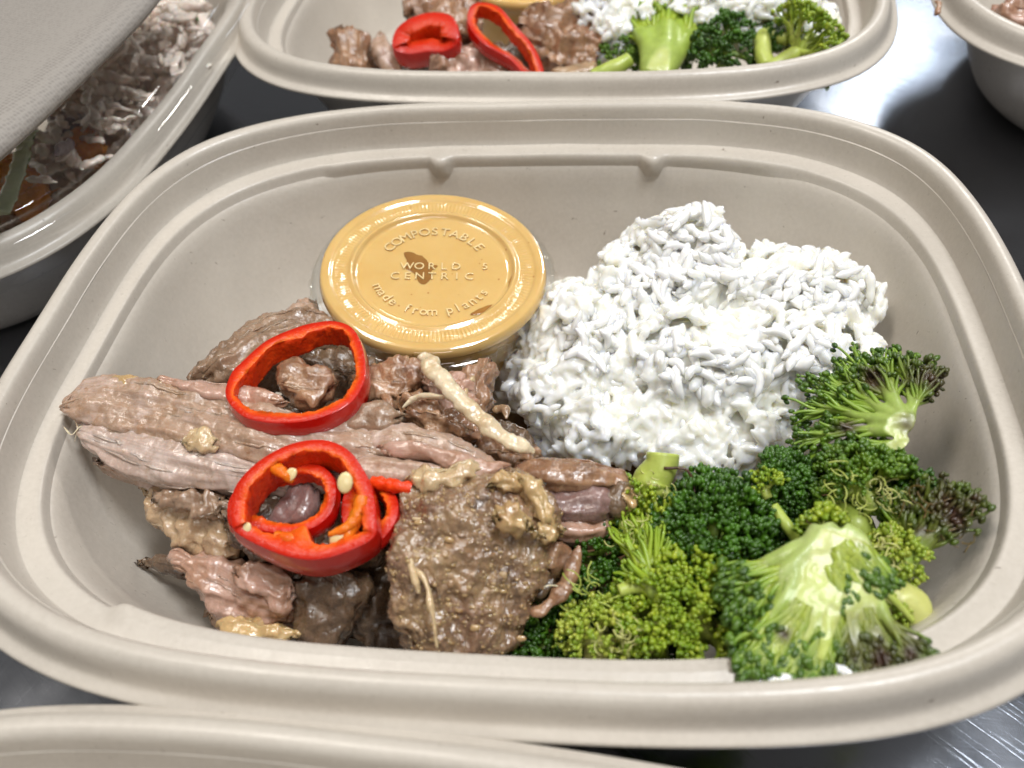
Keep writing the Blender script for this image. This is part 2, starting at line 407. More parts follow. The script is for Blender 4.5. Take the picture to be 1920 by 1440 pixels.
def tray_surface(prof, nu=420, sub=3, seed=0):
    pr = crspline(prof, (len(prof) - 1) * sub + 1)
    th = np.linspace(0, 2 * np.pi, nu, endpoint=False)
    # even spacing along the superellipse
    x, y = se(th, A0, B0, 3.5)
    tt = np.linspace(0, 2 * np.pi, 20001); xx, yy = se(tt, A0, B0, 3.5)
    L = np.concatenate([[0], np.cumsum(np.hypot(np.diff(xx), np.diff(yy)))])
    th = np.interp(np.linspace(0, L[-1], nu, endpoint=False), L, tt)
    V = np.zeros((len(pr), nu, 3))
    for k, (e, z, n) in enumerate(pr):
        x, y = se(th, A0 + e, B0 + e, n)
        dx = np.zeros(nu); dy = np.zeros(nu); dz = np.zeros(nu)
        if prof is PROF:
            led = math.exp(-((e + 0.66) / 0.16) ** 2)         # ledge centre
            wall = 1.0 if e < -0.5 else 0.0
            # straight stacking shoulder: raised and further inward along the front, softer along the back
            for sy, x0, x1, h, inn in ((-1, -7.35, 6.2, 0.13, 0.20), (1, -6.6, 6.4, 0.03, 0.10)):
                on = sstep(x0, x0 + 0.45, x) * (1 - sstep(x1, x1 + 1.4, x)) * (np.sign(y) == sy) * (np.abs(y) > 6)
                g = math.exp(-((z + 1.3) / 0.33) ** 2) if e < -0.52 else 0
                dz += on * h * g; dy += -sy * on * inn * g
            # two stacking lugs on each long side
            for lx in (-2.92, 3.42):
                for sy in (1,):
                    on = np.exp(-((x - lx) / 0.26) ** 4) * (np.sign(y) == sy) * (np.abs(y) > 5)
                    g = math.exp(-((z + 1.5) / 0.36) ** 4) if e < -0.4 else 0
                    dy += -sy * on * 0.26 * g; dz += on * 0.05 * g
            dz += 0.03 * noise(np.stack([x * 0.35, y * 0.35, np.full(nu, z * 0.5 + 3 + seed)], -1)) * (z > -5)
        V[k, :, 0] = x + dx; V[k, :, 1] = y + dy; V[k, :, 2] = z + dz
    wob = 0.035 * noise(np.stack([V[..., 0] * 0.18, V[..., 1] * 0.18, V[..., 2] * 0.2 + 9 + seed], -1)) * np.clip((V[..., 2] + 5) / 2, 0, 1)
    V[..., 0] += wob * np.sign(V[..., 0]); V[..., 1] += wob * np.sign(V[..., 1])
    W = V.reshape(-1, 3); F = [grid(len(pr), nu, False, True)]
    W = np.vstack([W, [[0, 0, pr[-1][1]]]]); c = len(W) - 1; b = (len(pr) - 1) * nu
    i = np.arange(nu); F.append(np.stack([b + i, np.full(nu, c), b + (i + 1) % nu], -1))
    return W, F
def make_tray(cx, cy, rot, label, cat='food tray', z=0.0, seed=0):
    a = tray_surface(PROF, seed=seed); b = tray_surface(OUT, seed=seed)
    V, F, _ = join([(a[0], a[1]), (b[0], [f[:, ::-1] for f in b[1]])])
    V[:, 2] += TZ
    me = mesh_from('pulp_tray', V, F, PULP)
    o = bpy.data.objects.new('food_tray', me); COL.objects.link(o)
    o.location = (cx * U, cy * U, z * U); o.rotation_euler = (0, 0, rot)
    return tag(o, label, cat, 'pulp food trays on the steel table')
TR_MAIN = make_tray(0, 0, 0, 'open beige pulp tray in the middle holding pork, rice and broccoli')
TR_BACK = make_tray(0.227, 19.6, -0.043, 'beige pulp tray behind the middle one, cut off by the top edge', seed=3)
TR_LEFT = make_tray(-20.57, 12.47, 1.532, 'pulp tray under a clear plastic lid at the upper left', seed=5)
TR_RIGHT = make_tray(25.35, 17.95, -0.217, 'pulp tray at the upper right corner, mostly seen from outside', seed=7)
TR_FRONT = make_tray(-1.83, -18.93, -0.051, 'pulp tray nearest the camera, only its far rim showing', seed=9)
#PART2
# ------------------------------------------------------------------ sauce cup
def lathe(prof, nu, rot, org, ripple=None):
    prof = np.asarray(prof, float); th = np.linspace(0, 2 * np.pi, nu, endpoint=False)
    r = prof[:, 0][:, None] * np.ones(nu); z = prof[:, 1][:, None] * np.ones(nu)
    if ripple is not None: r, z = ripple(r, z, th)
    V = np.stack([r * np.cos(th), r * np.sin(th), z], -1).reshape(-1, 3)
    V = np.vstack([V, [[0, 0, prof[-1, 1]]]]); n = len(prof)
    F = [grid(n, nu, False, True)]; i = np.arange(nu); b = (n - 1) * nu
    F.append(np.stack([b + i, np.full(nu, len(V) - 1), b + (i + 1) % nu], -1))
    return V @ rot.T + org, F
def dens(pr, k=5): return crspline(pr, (len(pr) - 1) * k + 1)
def sauce_cup(org, tilt, spin, label, full=True):
    n = unit(np.array([tilt[0], tilt[1], 1.0])); a = unit(np.cross([0, 1, 0], n)); b = np.cross(n, a)
    a2 = a * math.cos(spin) + b * math.sin(spin); b2 = np.cross(n, a2)
    R = np.stack([a2, b2, n], 1)
    base = np.array(org) - n * 3.3
    t = thing('sauce_cup', label, 'sauce cup', base)
    nu = 480
    def knurl(r, z, th):
        g = np.exp(-((r - 2.50) / 0.15) ** 4); k = np.abs(np.sin(th * 75))
        amp = 0.35 + 0.65 * sstep(0.2, -0.5, np.sin(th))
        return r, z + (g * (k - 0.5) * 0.10 * amp) * (z > -0.2)
    LID = dens([(3.27, -0.42), (3.30, -0.38), (3.22, -0.34), (3.16, -0.28), (3.13, -0.12), (3.06, -0.02), (2.92, 0.035), (2.78, 0.02), (2.68, -0.03), (2.50, -0.035), (2.34, -0.05), (2.26, -0.02), (2.18, 0.0), (2.10, -0.10), (2.02, -0.13), (1.90, -0.12), (1.2, -0.115), (0.3, -0.11)], 4)
    if full:
        V, F = lathe(LID, nu, R, np.array(org), knurl); obj('lid', V, F, CLEAR, t)
    # sauce pressed against the lid
    S = LID.copy(); S[:, 1] -= 0.022; S = S[S[:, 0] < 3.10]
    side = dens([(2.30, -3.05), (2.45, -2.6), (2.62, -1.6), (2.78, -0.62), (2.98, -0.4), (3.06, -0.26)], 3)
    S = np.vstack([side, S[3:]])
    def kn2(r, z, th):
        r2, z2 = knurl(r, z, th); lump = 0.012 * noise(np.stack([r * np.cos(th) * 2, r * np.sin(th) * 2, 0 * r], -1)); return r2, z2 - np.abs(lump) * (z > -0.3)
    V, F = lathe(S, nu, R, np.array(org), kn2); obj('sauce', V, F, SAUCE, t)
    if not full: return t
    def flute(r, z, th): return r + 0.035 * np.sign(np.sin(th * 30)) * (z < -0.5) * (z > -3.0), z
    C = dens([(3.16, -0.40), (3.34, -0.50), (3.36, -0.56), (3.24, -0.62), (3.0, -0.66), (2.88, -0.8), (2.8, -1.5), (2.62, -2.4), (2.45, -3.15), (2.3, -3.28), (1.6, -3.25), (0.4, -3.24)], 4)
    V, F = lathe(C, 360, R, np.array(org), flute); obj('cup', V, F, CLEAR, t)
    # brown bubbles where the sauce does not touch the lid
    def patch(pts, z):
        q = crclosed(pts, 60); q = q.mean(0) + (q - q.mean(0)) * .84; q = q + 0.03 * noise(np.stack([q[:, 0] * 6, q[:, 1] * 6, 0 * q[:, 0]], -1))[:, None]
        c = q.mean(0); rings = []
        for k, s in enumerate((1.0, 0.93, 0.8, 0.5)):
            rings.append(np.column_stack([c + (q - c) * s, np.full(60, z + (0.0, 0.006, 0.009, 0.010)[k])]))
        Vp = np.vstack(rings + [[[c[0], c[1], z + 0.010]]]); Fp = [grid(4, 60, False, True)]
        i = np.arange(60); Fp.append(np.stack([180 + i, np.full(60, 240), 180 + (i + 1) % 60], -1))
        return Vp @ R.T + np.array(org), Fp
    L1 = [(-0.93, 0.72), (-0.72, 0.80), (-0.45, 0.62), (-0.30, 0.60), (-0.10, 0.30), (0.18, 0.12), (0.02, -0.10), (-0.02, -0.48), (-0.22, -0.72), (-0.42, -0.52), (-0.55, -0.2), (-0.85, 0.02), (-0.80, 0.35)]
    L2 = [(0.95, -1.68), (1.25, -1.42), (1.62, -1.25), (1.5, -1.42), (1.25, -1.66)]
    L3 = [(2.12, -0.15), (2.22, -0.2), (2.16, -0.55), (1.98, -0.75), (2.02, -0.45)]
    for L, z in ((L1, -0.128), (L2, -0.130), (L3, -0.112)):
        V, F = patch(L, z); obj('air_bubble', V, F, BUBBLE, t)
    # raised lettering of the lid
    def glyph(ch, size, x, y, ang, acc):
        cu = bpy.data.curves.new('glyph', 'FONT'); cu.body = ch; cu.size = size; cu.align_x = 'CENTER'; cu.extrude = 0.012; cu.bevel_depth = 0.006; cu.bevel_resolution = 1
        cu.resolution_u = 4; cu.offset = -0.004
        ob = bpy.data.objects.new('glyph', cu); me = ob.to_mesh()
        if me is not None and len(me.vertices):
            v = np.zeros(len(me.vertices) * 3); me.vertices.foreach_get('co', v); v = v.reshape(-1, 3)
            me.calc_loop_triangles(); f = np.zeros(len(me.loop_triangles) * 3, int); me.loop_triangles.foreach_get('vertices', f)
            c, s = math.cos(ang), math.sin(ang)
            v2 = np.stack([x + v[:, 0] * c - v[:, 1] * s, y + v[:, 0] * s + v[:, 1] * c, v[:, 2]], 1); acc.append((v2, f.reshape(-1, 3)))
        ob.to_mesh_clear(); bpy.data.objects.remove(ob); bpy.data.curves.remove(cu)
    acc = []
    def arc(text, rad, a0, a1, size, top=True):
        for i, ch in enumerate(text):
            if ch == ' ': continue
            an = math.radians(a0 + (a1 - a0) * i / (len(text) - 1))
            glyph(ch, size, rad * math.cos(an), rad * math.sin(an), an - math.pi / 2 if top else an + math.pi / 2, acc)
    arc('COMPOSTABLE', 1.36, 146, 36, 0.42); arc('made from plants', 1.72, 207, 327, 0.40, False)
    for i, ch in enumerate('WORLD'): glyph(ch, 0.36, -0.72 + i * 0.33, -0.02, 0, acc)
    glyph('5', 0.34, 1.38, 0.0, 0, acc)
    for i, ch in enumerate('CENTRIC'): glyph(ch, 0.36, -1.02 + i * 0.33, -0.40, 0, acc)
    V, F, _ = join(acc); V[:, 2] -= 0.104
    obj('lettering', V @ R.T + np.array(org), F, LETTER, t)
    return t
SAUCE = m_plain('mustard_sauce', (0.74, 0.49, 0.185), 0.22, 0.25, (0.002, 0.001, 0.0003), 0.2, 4, (0.70, 0.44, 0.15), 0.9, 0.5)
def _specks():
    nt = SAUCE.node_tree; b = nt.nodes['Principled BSDF']; src = b.inputs['Base Color'].links[0].from_socket; c = coord(nt)
    vo = N(nt, 'ShaderNodeTexVoronoi', Vector=c, Scale=3.2)
    fl = ramp(nt, vo.outputs['Distance'], [(0.06, 0.8), (0.11, 0.0)])
    sel = ramp(nt, N(nt, 'ShaderNodeSeparateColor', i0=vo.outputs['Color']).outputs[0], [(0.5, 0.0), (0.55, 1.0)])
    c2 = mixc(nt, N(nt, 'ShaderNodeMath', dict(operation='MULTIPLY'), i0=fl, i1=sel).outputs[0], src, (0.42, 0.13, 0.02))
    nt.links.new(c2, b.inputs['Base Color'])
_specks()
BUBBLE = m_plain('bubble_brown', (0.36, 0.17, 0.04), 0.15, 0.1, (0.001, 0.001, 0.001), 0.3, 3, (0.30, 0.13, 0.03), 1.5, 0.6)
LETTER = m_plain('lid_letter', (0.84, 0.64, 0.32), 0.12, 0.0, (0.001, 0.001, 0.001), 0.1, 4, None, 1.0, 1.0)
sauce_cup((-2.49, 3.23, -1.5), (0.101, -0.054), 0.10, 'small round clear cup of mustard yellow sauce with raised lettering on its lid')

def remesh(V, F, vox):
    me = mesh_from('tmp', V, F, STEM, flip=False); o = bpy.data.objects.new('tmp', me); COL.objects.link(o)
    md = o.modifiers.new('r', 'REMESH'); md.mode = 'VOXEL'; md.voxel_size = vox * U
    bpy.context.view_layer.update(); dg = bpy.context.evaluated_depsgraph_get(); ev = o.evaluated_get(dg); m2 = ev.to_mesh()
    v = np.zeros(len(m2.vertices) * 3, np.float32); m2.vertices.foreach_get('co', v)
    f = np.zeros(len(m2.loops), np.int32); m2.loops.foreach_get('vertex_index', f); n = len(m2.polygons)
    ev.to_mesh_clear(); bpy.data.objects.remove(o); bpy.data.meshes.remove(me)
    return v.reshape(-1, 3).astype(float) / U, f.reshape(n, 4)
def smoothv(V, F, it=4, k=.5):
    e = np.vstack([F[:, [0, 1]], F[:, [1, 2]], F[:, [2, 3]], F[:, [3, 0]]]); n = len(V)
    for _ in range(it):
        S = np.zeros_like(V); c = np.bincount(e[:, 0], minlength=n).astype(float)
        for a in range(3): S[:, a] = np.bincount(e[:, 0], V[e[:, 1], a], minlength=n)
        V = V + k * (S / np.maximum(c, 1)[:, None] - V)
    return V
# ------------------------------------------------------------------ rice
def grain_mesh(L, r, bend, seed):
    g = np.random.default_rng(seed); K, S = 9, 7
    t = np.linspace(-1, 1, K); prof = np.power(np.clip(1 - np.abs(t) ** 3.0, 0, 1), 0.55); prof[0] = prof[-1] = 0.22
    prof *= 1 + 0.10 * g.normal(size=K)
    C = np.stack([t * L / 2 * (1 - .05 * bend), bend * 0.16 * L * (t ** 2 - 0.4), 0.06 * L * np.sin(t * 2 + seed)], -1)
    V, F = tubes(C[None], (prof * r)[None], S)
    V = np.vstack([V, C[0] - [r * .25, 0, 0], C[-1] + [r * .25, 0, 0]]); i = np.arange(S)
    return V, F, np.vstack([np.stack([(i + 1) % S, i, np.full(S, len(V) - 2)], -1), np.stack([(K - 1) * S + i, (K - 1) * S + (i + 1) % S, np.full(S, len(V) - 1)], -1)])
GR = [grain_mesh(0.80, 0.115, 0.1 + 0.35 * (k % 4), k) for k in range(8)]
def rice_mound(label, ells, count, nparts, floor=-5.1, gscale=1.0, seed=1, keep=None, detail=True):
    g = np.random.default_rng(seed)
    C = np.array([e[0] for e in ells]); Rr = np.array([e[1] for e in ells])
    pts, nrm = [], []
    wgt = np.array([r[0] * r[1] + r[1] * r[2] + r[0] * r[2] for r in Rr]); wgt /= wgt.sum()
    n = 0
    while n < count:
        k = g.choice(len(ells), size=4000, p=wgt); d = unit(g.normal(size=(4000, 3)))
        q = C[k] + Rr[k] * d; nn = unit(d / Rr[k])
        q = q + nn * (0.55 * fbm(q, 0.85, 3) + 0.10 * g.uniform(-1, 1, size=4000))[:, None]
        f = np.min([(np.linalg.norm((q - C[j]) / Rr[j], axis=1)) + 10 * (k == j) for j in range(len(ells))], axis=0)
        ok = (f > 0.93) & (q[:, 2] > floor) & (nn[:, 2] > -0.55)
        ok &= (nn @ -FW > -0.5)
        q, nn = q[ok], nn[ok]
        pts.append(q); nrm.append(nn); n += len(q)
    q = np.concatenate(pts)[:count]; nn = np.concatenate(nrm)[:count]
    if keep is not None: m = keep(q); q, nn = q[m], nn[m]
    cnt = len(q)
    # clumped directions, lying in the surface with some sticking out
    fl = np.stack([noise(q * 0.9 + 5), noise(q * 0.9 + 50), noise(q * 0.9 + 90)], -1) * 3 + g.normal(size=q.shape) * 0.85
    d = fl - nn * np.sum(fl * nn, -1, keepdims=True); d = unit(unit(d) + nn * g.normal(size=(cnt, 1)) * 0.33)
    z = unit(nn - d * np.sum(nn * d, -1, keepdims=True)); y = np.cross(z, d)
    s = (gscale * g.uniform(0.70, 1.18, cnt))[:, None]; sw = (gscale * g.uniform(0.88, 1.25, cnt))[:, None]
    kind = g.integers(0, len(GR), cnt)
    base = np.array([C[:, 0].mean(), C[:, 1].mean(), floor])
    t = thing('rice_mound', label, 'rice', base)
    q = q - nn * 0.02
    score = (nn @ -FW) + 0.25 * q[:, 2] + 0.1 * g.normal(size=cnt); order = np.argsort(-score)
    me = [mesh_from('rice_grain', v, [F, T], RICE) for v, F, T in GR] if nparts else None
    for i in order[:nparts]:
        o = bpy.data.objects.new('rice_grain', me[kind[i]]); COL.objects.link(o); o.parent = t
        Mx = np.eye(4); Mx[:3, 0], Mx[:3, 1], Mx[:3, 2] = d[i] * s[i], y[i] * sw[i], z[i] * sw[i]
        Mx[:3, 3] = (q[i] - base) * U; o.matrix_basis = Matrix(Mx.tolist())
    parts = []
    rest = order[nparts:]
    for k in range(len(GR)):
        ii = rest[kind[rest] == k]
        if len(ii):
            v, F, T = GR[k]
            V, Fs = blobs(q[ii], d[ii] * s[ii], y[ii] * sw[ii], z[ii] * sw[ii], (v, F, T)); parts.append((V, Fs))
    # packed inside of the heap
    for c, r in ells:
        th = np.linspace(0, 2 * np.pi, 60, endpoint=False); ph = np.linspace(0.02, np.pi - 0.02, 34)
        a, b = np.meshgrid(ph, th, indexing='ij'); D = np.stack([np.sin(a) * np.cos(b), np.sin(a) * np.sin(b), np.cos(a)], -1)
        rr = 0.84 + 0.05 * fbm(D * np.array(r) * 2.2 + np.array(c), 1.0, 2)
        V = np.array(c) + D * np.array(r) * rr[..., None]; V[..., 2] = np.maximum(V[..., 2], floor)
        parts.append((V.reshape(-1, 3), grid(34, 60, False, True)))
    V, F, _ = join(parts)
    if detail:
        V, F = remesh(V, F, 0.032); V = smoothv(V, F, 2, .5)
    obj('packed_grains', V, F, RICE_CORE if detail else RICE, t, kind='stuff')
    return t
def E(px, py, z, rx, ry, rz): return (tuple(P(px, py, z)), (rx, ry, rz))
rice_mound('large heap of sticky white steamed rice at the back right of the middle tray',
    [E(1290, 500, -2.5, 1.75, 1.5, 1.45), E(1215, 555, -2.7, 1.7, 1.5, 1.3), E(1360, 560, -2.9, 1.6, 1.4, 1.3), E(1470, 590, -3.0, 1.7, 1.6, 1.45), E(1545, 570, -3.0, 1.15, 1.3, 1.2),
     E(1110, 640, -3.2, 1.7, 1.5, 1.45), E(1300, 690, -3.1, 2.2, 1.7, 1.5), E(1480, 690, -3.2, 2.0, 1.7, 1.45), E(1080, 760, -3.8, 1.3, 1.2, 1.2), E(1200, 790, -3.8, 2.0, 1.4, 1.2),
     E(1350, 810, -4.0, 1.9, 1.3, 1.1), E(1130, 700, -3.6, 1.9, 1.6, 1.4), E(1000, 700, -4.3, 0.8, 1.2, 0.9)],
    2300, 300)

# ------------------------------------------------------------------ chili rings
def chili_ring(label, outer, z, H, wt, tilt=(0, 0), seed=0, group='red chili slices on the pork', parent=None, rib=0.0, name='chili_ring', inner_col=(0.62, 0.035, 0.005), edge_col=(0.84, 0.15, 0.010)):
    g = np.random.default_rng(seed); n = 180
    q2 = crclosed(outer, n)
    zz = z if np.ndim(z) else np.full(len(outer), z)
    zq = crclosed(np.column_stack([np.asarray(zz, float)] * 2), n)[:, 0]
    Q = np.array([P(x, y, h) for (x, y), h in zip(q2, zq)])
    tan = unit(np.roll(Q, -2, 0) - np.roll(Q, 2, 0)); c = Q.mean(0)
    ax = unit(np.array([tilt[0], tilt[1], 1.0]))
    inn = np.cross(ax, tan); inn = unit(inn); sgn = np.sign(np.sum((c - Q) * inn, -1).mean()); inn *= sgn
    prof = [(0.015, .02), (0.0, .06), (-.03, .3), (-.045, .5), (-.03, .7), (0, .93), (.015, .98), (.05, 1.0), (.5, 1.01), (.93, 1.0), (.99, .97), (1.0, .85), (1.0, .5), (1.0, .2), (.99, .03), (.93, 0), (.5, .015), (.05, 0)]
    pk = len(prof); V = np.zeros((n, pk, 3)); Cc = np.zeros((n, pk, 3))
    wv = wt * (1 + 0.28 * fbm(np.column_stack([Q * 0.9 + seed, ]), 1.0, 2)) 
    ang = np.linspace(0, 2 * np.pi, n, endpoint=False)
    ribs = rib * sum(np.exp(-(((ang - a + np.pi) % (2 * np.pi) - np.pi) / 0.20) ** 2) for a in (g.uniform(0, 6.28), g.uniform(0, 6.28)))
    for k, (a, h) in enumerate(prof):
        ww = wv + (ribs if a > 0.8 else 0)
        off = a * ww if a > 0 else a * 1.0
        rag = (0.05 * noise(Q * 5 + k * 3.1 + seed) + 0.03 * noise(Q * 13 + k)) * (a > 0.8)
        V[:, k] = Q + inn * (off + rag)[:, None] - ax * (h * H * (1 + 0.12 * noise(Q * 0.7 + seed))[:, None])
        if 0.05 < a < 0.9: V[:, k] += ax * (0.012 * noise(Q * 9 + k))[:, None]
        Cc[:, k] = edge_col if (a > 0.9) else inner_col if a > 0.2 else (0.50, 0.010, 0.003)
        if a >= 0.98: Cc[:, k] = (0.74, 0.06, 0.006)
    F = grid(n, pk, True, True)
    kcol = F[:, 0] % pk
    mi = (kcol >= 7) & (kcol <= 16)
    o = obj(name, V.reshape(-1, 3), F, [SKIN, FLESH], parent, col=Cc.reshape(-1, 3), mi=mi.astype(int))
    if parent is None: tag(o, label, 'chili slice', group)
    return o
def seed_part(px, py, z, ang, parent, L=0.19):
    c = P(px, py, z); d = RT * math.cos(ang) + UP * math.sin(ang); n = unit(-FW + np.array([0, 0, .3])); y = unit(np.cross(n, d)); n2 = np.cross(d, y)
    V, F = blobs(c[None], d[None] * L, y[None] * L * .72, n2[None] * L * .25, sphere_t(12, 8)); V += 0.012 * noise(V * 9)[:, None]
    return obj('seed', V, F, SEED, parent)
TOPR = [(422, 737), (433, 700), (453, 678), (500, 638), (560, 612), (600, 603), (630, 602), (660, 614), (678, 645), (686, 690), (680, 722), (655, 757), (600, 783), (535, 793), (470, 786), (438, 766)]
chili_ring('upper red chili ring standing on the pork beside the sauce cup', TOPR, -0.22, 0.60, 0.245, (0.0, -0.05), 3, rib=0.10)
BIGR = [(434, 985), (432, 940), (448, 900), (490, 860), (547, 831), (607, 824), (653, 843), (683, 882), (700, 925), (706, 975), (700, 1008), (646, 1036), (592, 1049), (538, 1043), (484, 1022), (448, 1002)]
zb = [-0.45, -0.35, -0.2, -0.12, -0.08, -0.1, -0.15, -0.25, -0.38, -0.5, -0.62, -0.7, -0.74, -0.74, -0.7, -0.6]
rb = thing('chili_ring', 'large lower red chili ring with pale seeds, its orange flesh torn', 'chili slice', P(560, 980, -1.4), 'red chili slices on the pork')
chili_ring('', BIGR, zb, 0.80, 0.26, (0.05, -0.12), 5, parent=rb, rib=0.22, name='chili_wall')
seed_part(647, 905, -0.05, 1.45, rb, 0.22); seed_part(633, 1008, -0.75, 1.1, rb, 0.21); seed_part(545, 890, -0.3, 0.9, rb, 0.16); seed_part(463, 990, -0.6, 1.3, rb, 0.12); seed_part(537, 1021, -0.75, 0.2, rb, 0.08)
def pulp_bits(spec, parent):
    parts = []
    for (pts, r0) in spec:
        q = crspline([P(x, y, h) for x, y, h in pts], 16); rr = r0 * (1 - 0.75 * np.linspace(0, 1, 16) ** 2) * (1 + 0.25 * noise(q * 6))
        V, F = tubes(q[None], rr[None], 10); V += 0.03 * noise(V * 8)[:, None]; parts.append((V, F))
    V, F, _ = join(parts); obj('placenta', V, F, FLESH, parent, col=np.tile((0.86, 0.23, 0.012), (len(V), 1)))
pulp_bits([([(680, 930, -.45), (672, 965, -.6), (650, 990, -.65), (615, 1003, -.7)], 0.17), ([(672, 960, -.6), (655, 1000, -.75), (640, 1030, -.85)], 0.15), ([(520, 1010, -.85), (545, 1010, -.8), (580, 1022, -.85)], .16), ([(500, 868, -.35), (530, 888, -.3), (548, 905, -.45)], .15)], rb)
INR = [(430, 985), (428, 940), (455, 905), (500, 880), (550, 868), (600, 872), (625, 895), (630, 930), (618, 965), (585, 990), (540, 1000), (490, 995), (455, 985)]
chili_ring('small red chili ring lying inside the large lower ring', INR, [-.75, -.7, -.65, -.6, -.6, -.62, -.68, -.75, -.85, -.9, -.95, -.95, -.85], 0.42, 0.24, (0.0, -0.1), 9, rib=0.05)
CRR = [(640, 950), (655, 905), (690, 893), (722, 903), (743, 930), (747, 958), (738, 985), (712, 1015), (680, 1025), (650, 1000)]
chili_ring('narrow red chili ring peeking out right of the large lower ring', CRR, [-1.0, -1.0, -.95, -.9, -.85, -.85, -.9, -1.0, -1.05, -1.05], 0.4, 0.24, (0.1, -0.1), 13)
s0 = crspline([P(698, 903, -.75), P(725, 908, -.72), P(748, 912, -.7), P(772, 916, -.75)], 24)
V, F = tubes(s0[None], np.full((1, 24), .13) * (1 + .2 * noise(s0 * 5)), 12); V += 0.04 * noise(V * 7)[:, None]
tag(obj('chili_strip', V, F, [FLESH], col=np.tile((0.80, 0.06, 0.006), (len(V), 1))), 'small torn strip of red chili right of the large ring', 'chili slice', 'red chili slices on the pork')

# ------------------------------------------------------------------ pork
def slab(name, st, mat, label=None, group='pieces of roast pork in the middle tray', parent=None, res=0.05, amp=0.12, fr=1.1, fib=0.035, fine=0.02, bulge=0.35, rag=0.25, p=0.75, endp=7, seed=0, fibf=3.0, cat='pork', fray=.7, finef=6.5, crust=0):
    """st: stations along the piece (Lx, Ly, Rx, Ry, zL, zR, thick): top-face edges seen at pixels, heights in cm"""
    st = np.array(st, float)
    Lp = np.array([P(a[0], a[1], a[4]) for a in st]); Rp = np.array([P(a[2], a[3], a[5]) for a in st])
    mid = (Lp + Rp) / 2
    ln = np.linalg.norm(np.diff(mid, axis=0), axis=1).sum(); wid = np.linalg.norm(Rp - Lp, axis=1).max()
    nu = int(np.clip(ln / res, 20, 260)); nv = int(np.clip(2.2 * wid / res, 24, 260))
    L = crspline(Lp, nu); R = crspline(Rp, nu); th = np.maximum(crspline(np.column_stack([st[:, 6]] * 2), nu)[:, 0], 0.05)
    phi = np.linspace(0, 2 * np.pi, nv, endpoint=False)
    pd = np.linspace(0, 2 * np.pi, 6001); xd = np.sign(np.cos(pd)) * np.abs(np.cos(pd)) ** p; yd = np.sign(np.sin(pd)) * np.abs(np.sin(pd)) ** p
    ld = np.concatenate([[0], np.cumsum(np.hypot(np.diff(xd) * wid / 2, np.diff(yd) * np.where(yd[1:] > 0, bulge, st[:, 6].mean() * .6)))])
    li_ = np.linspace(0, ld[-1], nv, endpoint=False); cx = np.interp(li_, ld, xd); sy = np.interp(li_, ld, yd); phi = np.arctan2(sy, cx)
    t = np.linspace(-1, 1, nu); taper = np.power(np.clip(1 - np.abs(t) ** endp, 0, 1), 1 / 3.0)
    taper[0] = taper[-1] = 0.03
    hw = (R - L) / 2; m = (L + R) / 2
    side = unit(hw); T = unit(np.gradient(m, axis=0)); up = unit(np.cross(T, side)); up *= np.sign(up[:, 2:3] + 1e-9)
    up = unit(up + np.array([0, 0, .4]))
    hwid = np.linalg.norm(hw, axis=1)
    bl = np.minimum(bulge, hwid * 0.8)
    V = m[:, None] + hw[:, None] * (cx[None, :, None] * taper[:, None, None])
    V = V + up[:, None] * (np.where(sy > 0, sy[None] * bl[:, None], sy[None] * th[:, None]) * taper[:, None])[..., None]
    s = np.linspace(0, ln, nu)
    # ragged ends
    endw = np.abs(t) ** 6
    V = V + T[:, None] * (endw[:, None] * rag * fbm(np.stack([np.cos(phi) * 3 * hwid.mean(), np.sin(phi) * 3, np.full(nv, seed * 1.7)], -1), 1.0, 3)[None] * np.sign(t)[:, None])[..., None]
    N_ = unit(np.cross(np.gradient(V, axis=0), np.roll(V, -1, 1) - np.roll(V, 1, 1)))
    cen = m[:, None]; N_ *= np.sign(np.sum(N_ * (V - cen), -1, keepdims=True).mean() + 1e-9)
    X = V + seed * 7.7
    w_ = (cx[None] * hwid[:, None]); h_ = sy[None] * np.ones((nu, 1))
    fc = np.stack([s[:, None] * 0.45 + 0 * w_, w_ * fibf + 0.5 * noise(X * 0.7), h_ * 1.5 + seed], -1)
    d = amp * fbm(X, fr, 3) - amp * 0.8 * np.abs(fbm(X + 31, fr * 1.7, 2)) + fib * (1 - 2 * np.abs(noise(fc))) + fib * 0.5 * noise(fc * np.array([2, 3.1, 1])) + fine * fbm(X, finef, 3, .6)
    V = V + N_ * d[..., None]
    uv = np.stack([np.broadcast_to(s[:, None], (nu, nv)), w_ + h_ * 0.6], -1)
    F = grid(nu, nv, False, True)[:, ::-1]; Vf = V.reshape(-1, 3)
    Vf = np.vstack([Vf, V[0].mean(0), V[-1].mean(0)]); i = np.arange(nv); uvf = np.vstack([uv.reshape(-1, 2), [[0, 0], [ln, 0]]])
    caps = np.vstack([np.stack([(i + 1) % nv, i, np.full(nv, len(Vf) - 2)], -1), np.stack([(nu - 1) * nv + i, (nu - 1) * nv + (i + 1) % nv, np.full(nv, len(Vf) - 1)], -1)])
    if crust:   # crumbs of seasoning and fat set in the glaze
        gc = np.random.default_rng(seed + 900); ii = gc.integers(3, nu - 3, crust); jj = gc.choice(np.where(sy > -.1)[0], crust)
        cl_ = noise(V[ii, jj] * 1.1 + 40) + .35 * gc.normal(size=crust); ii, jj = ii[cl_ > .0], jj[cl_ > .0]; k_ = len(ii)
        pc = V[ii, jj]; a3, b3, d3 = frame(N_[ii, jj]); r3 = .018 + .035 * gc.uniform(0, 1, (k_, 1)) ** 2.5; rt = gc.uniform(.7, 1.9, (k_, 1))
        Vb, Fb = blobs(pc, a3 * r3 * rt, b3 * r3, d3 * r3 * .6, sphere_t(7, 5)); Vb += .012 * noise(Vb * 22)[:, None]
        obj('crumb_crust', Vb, Fb, CRUST, parent, kind='stuff')
    Fl = [F, caps]
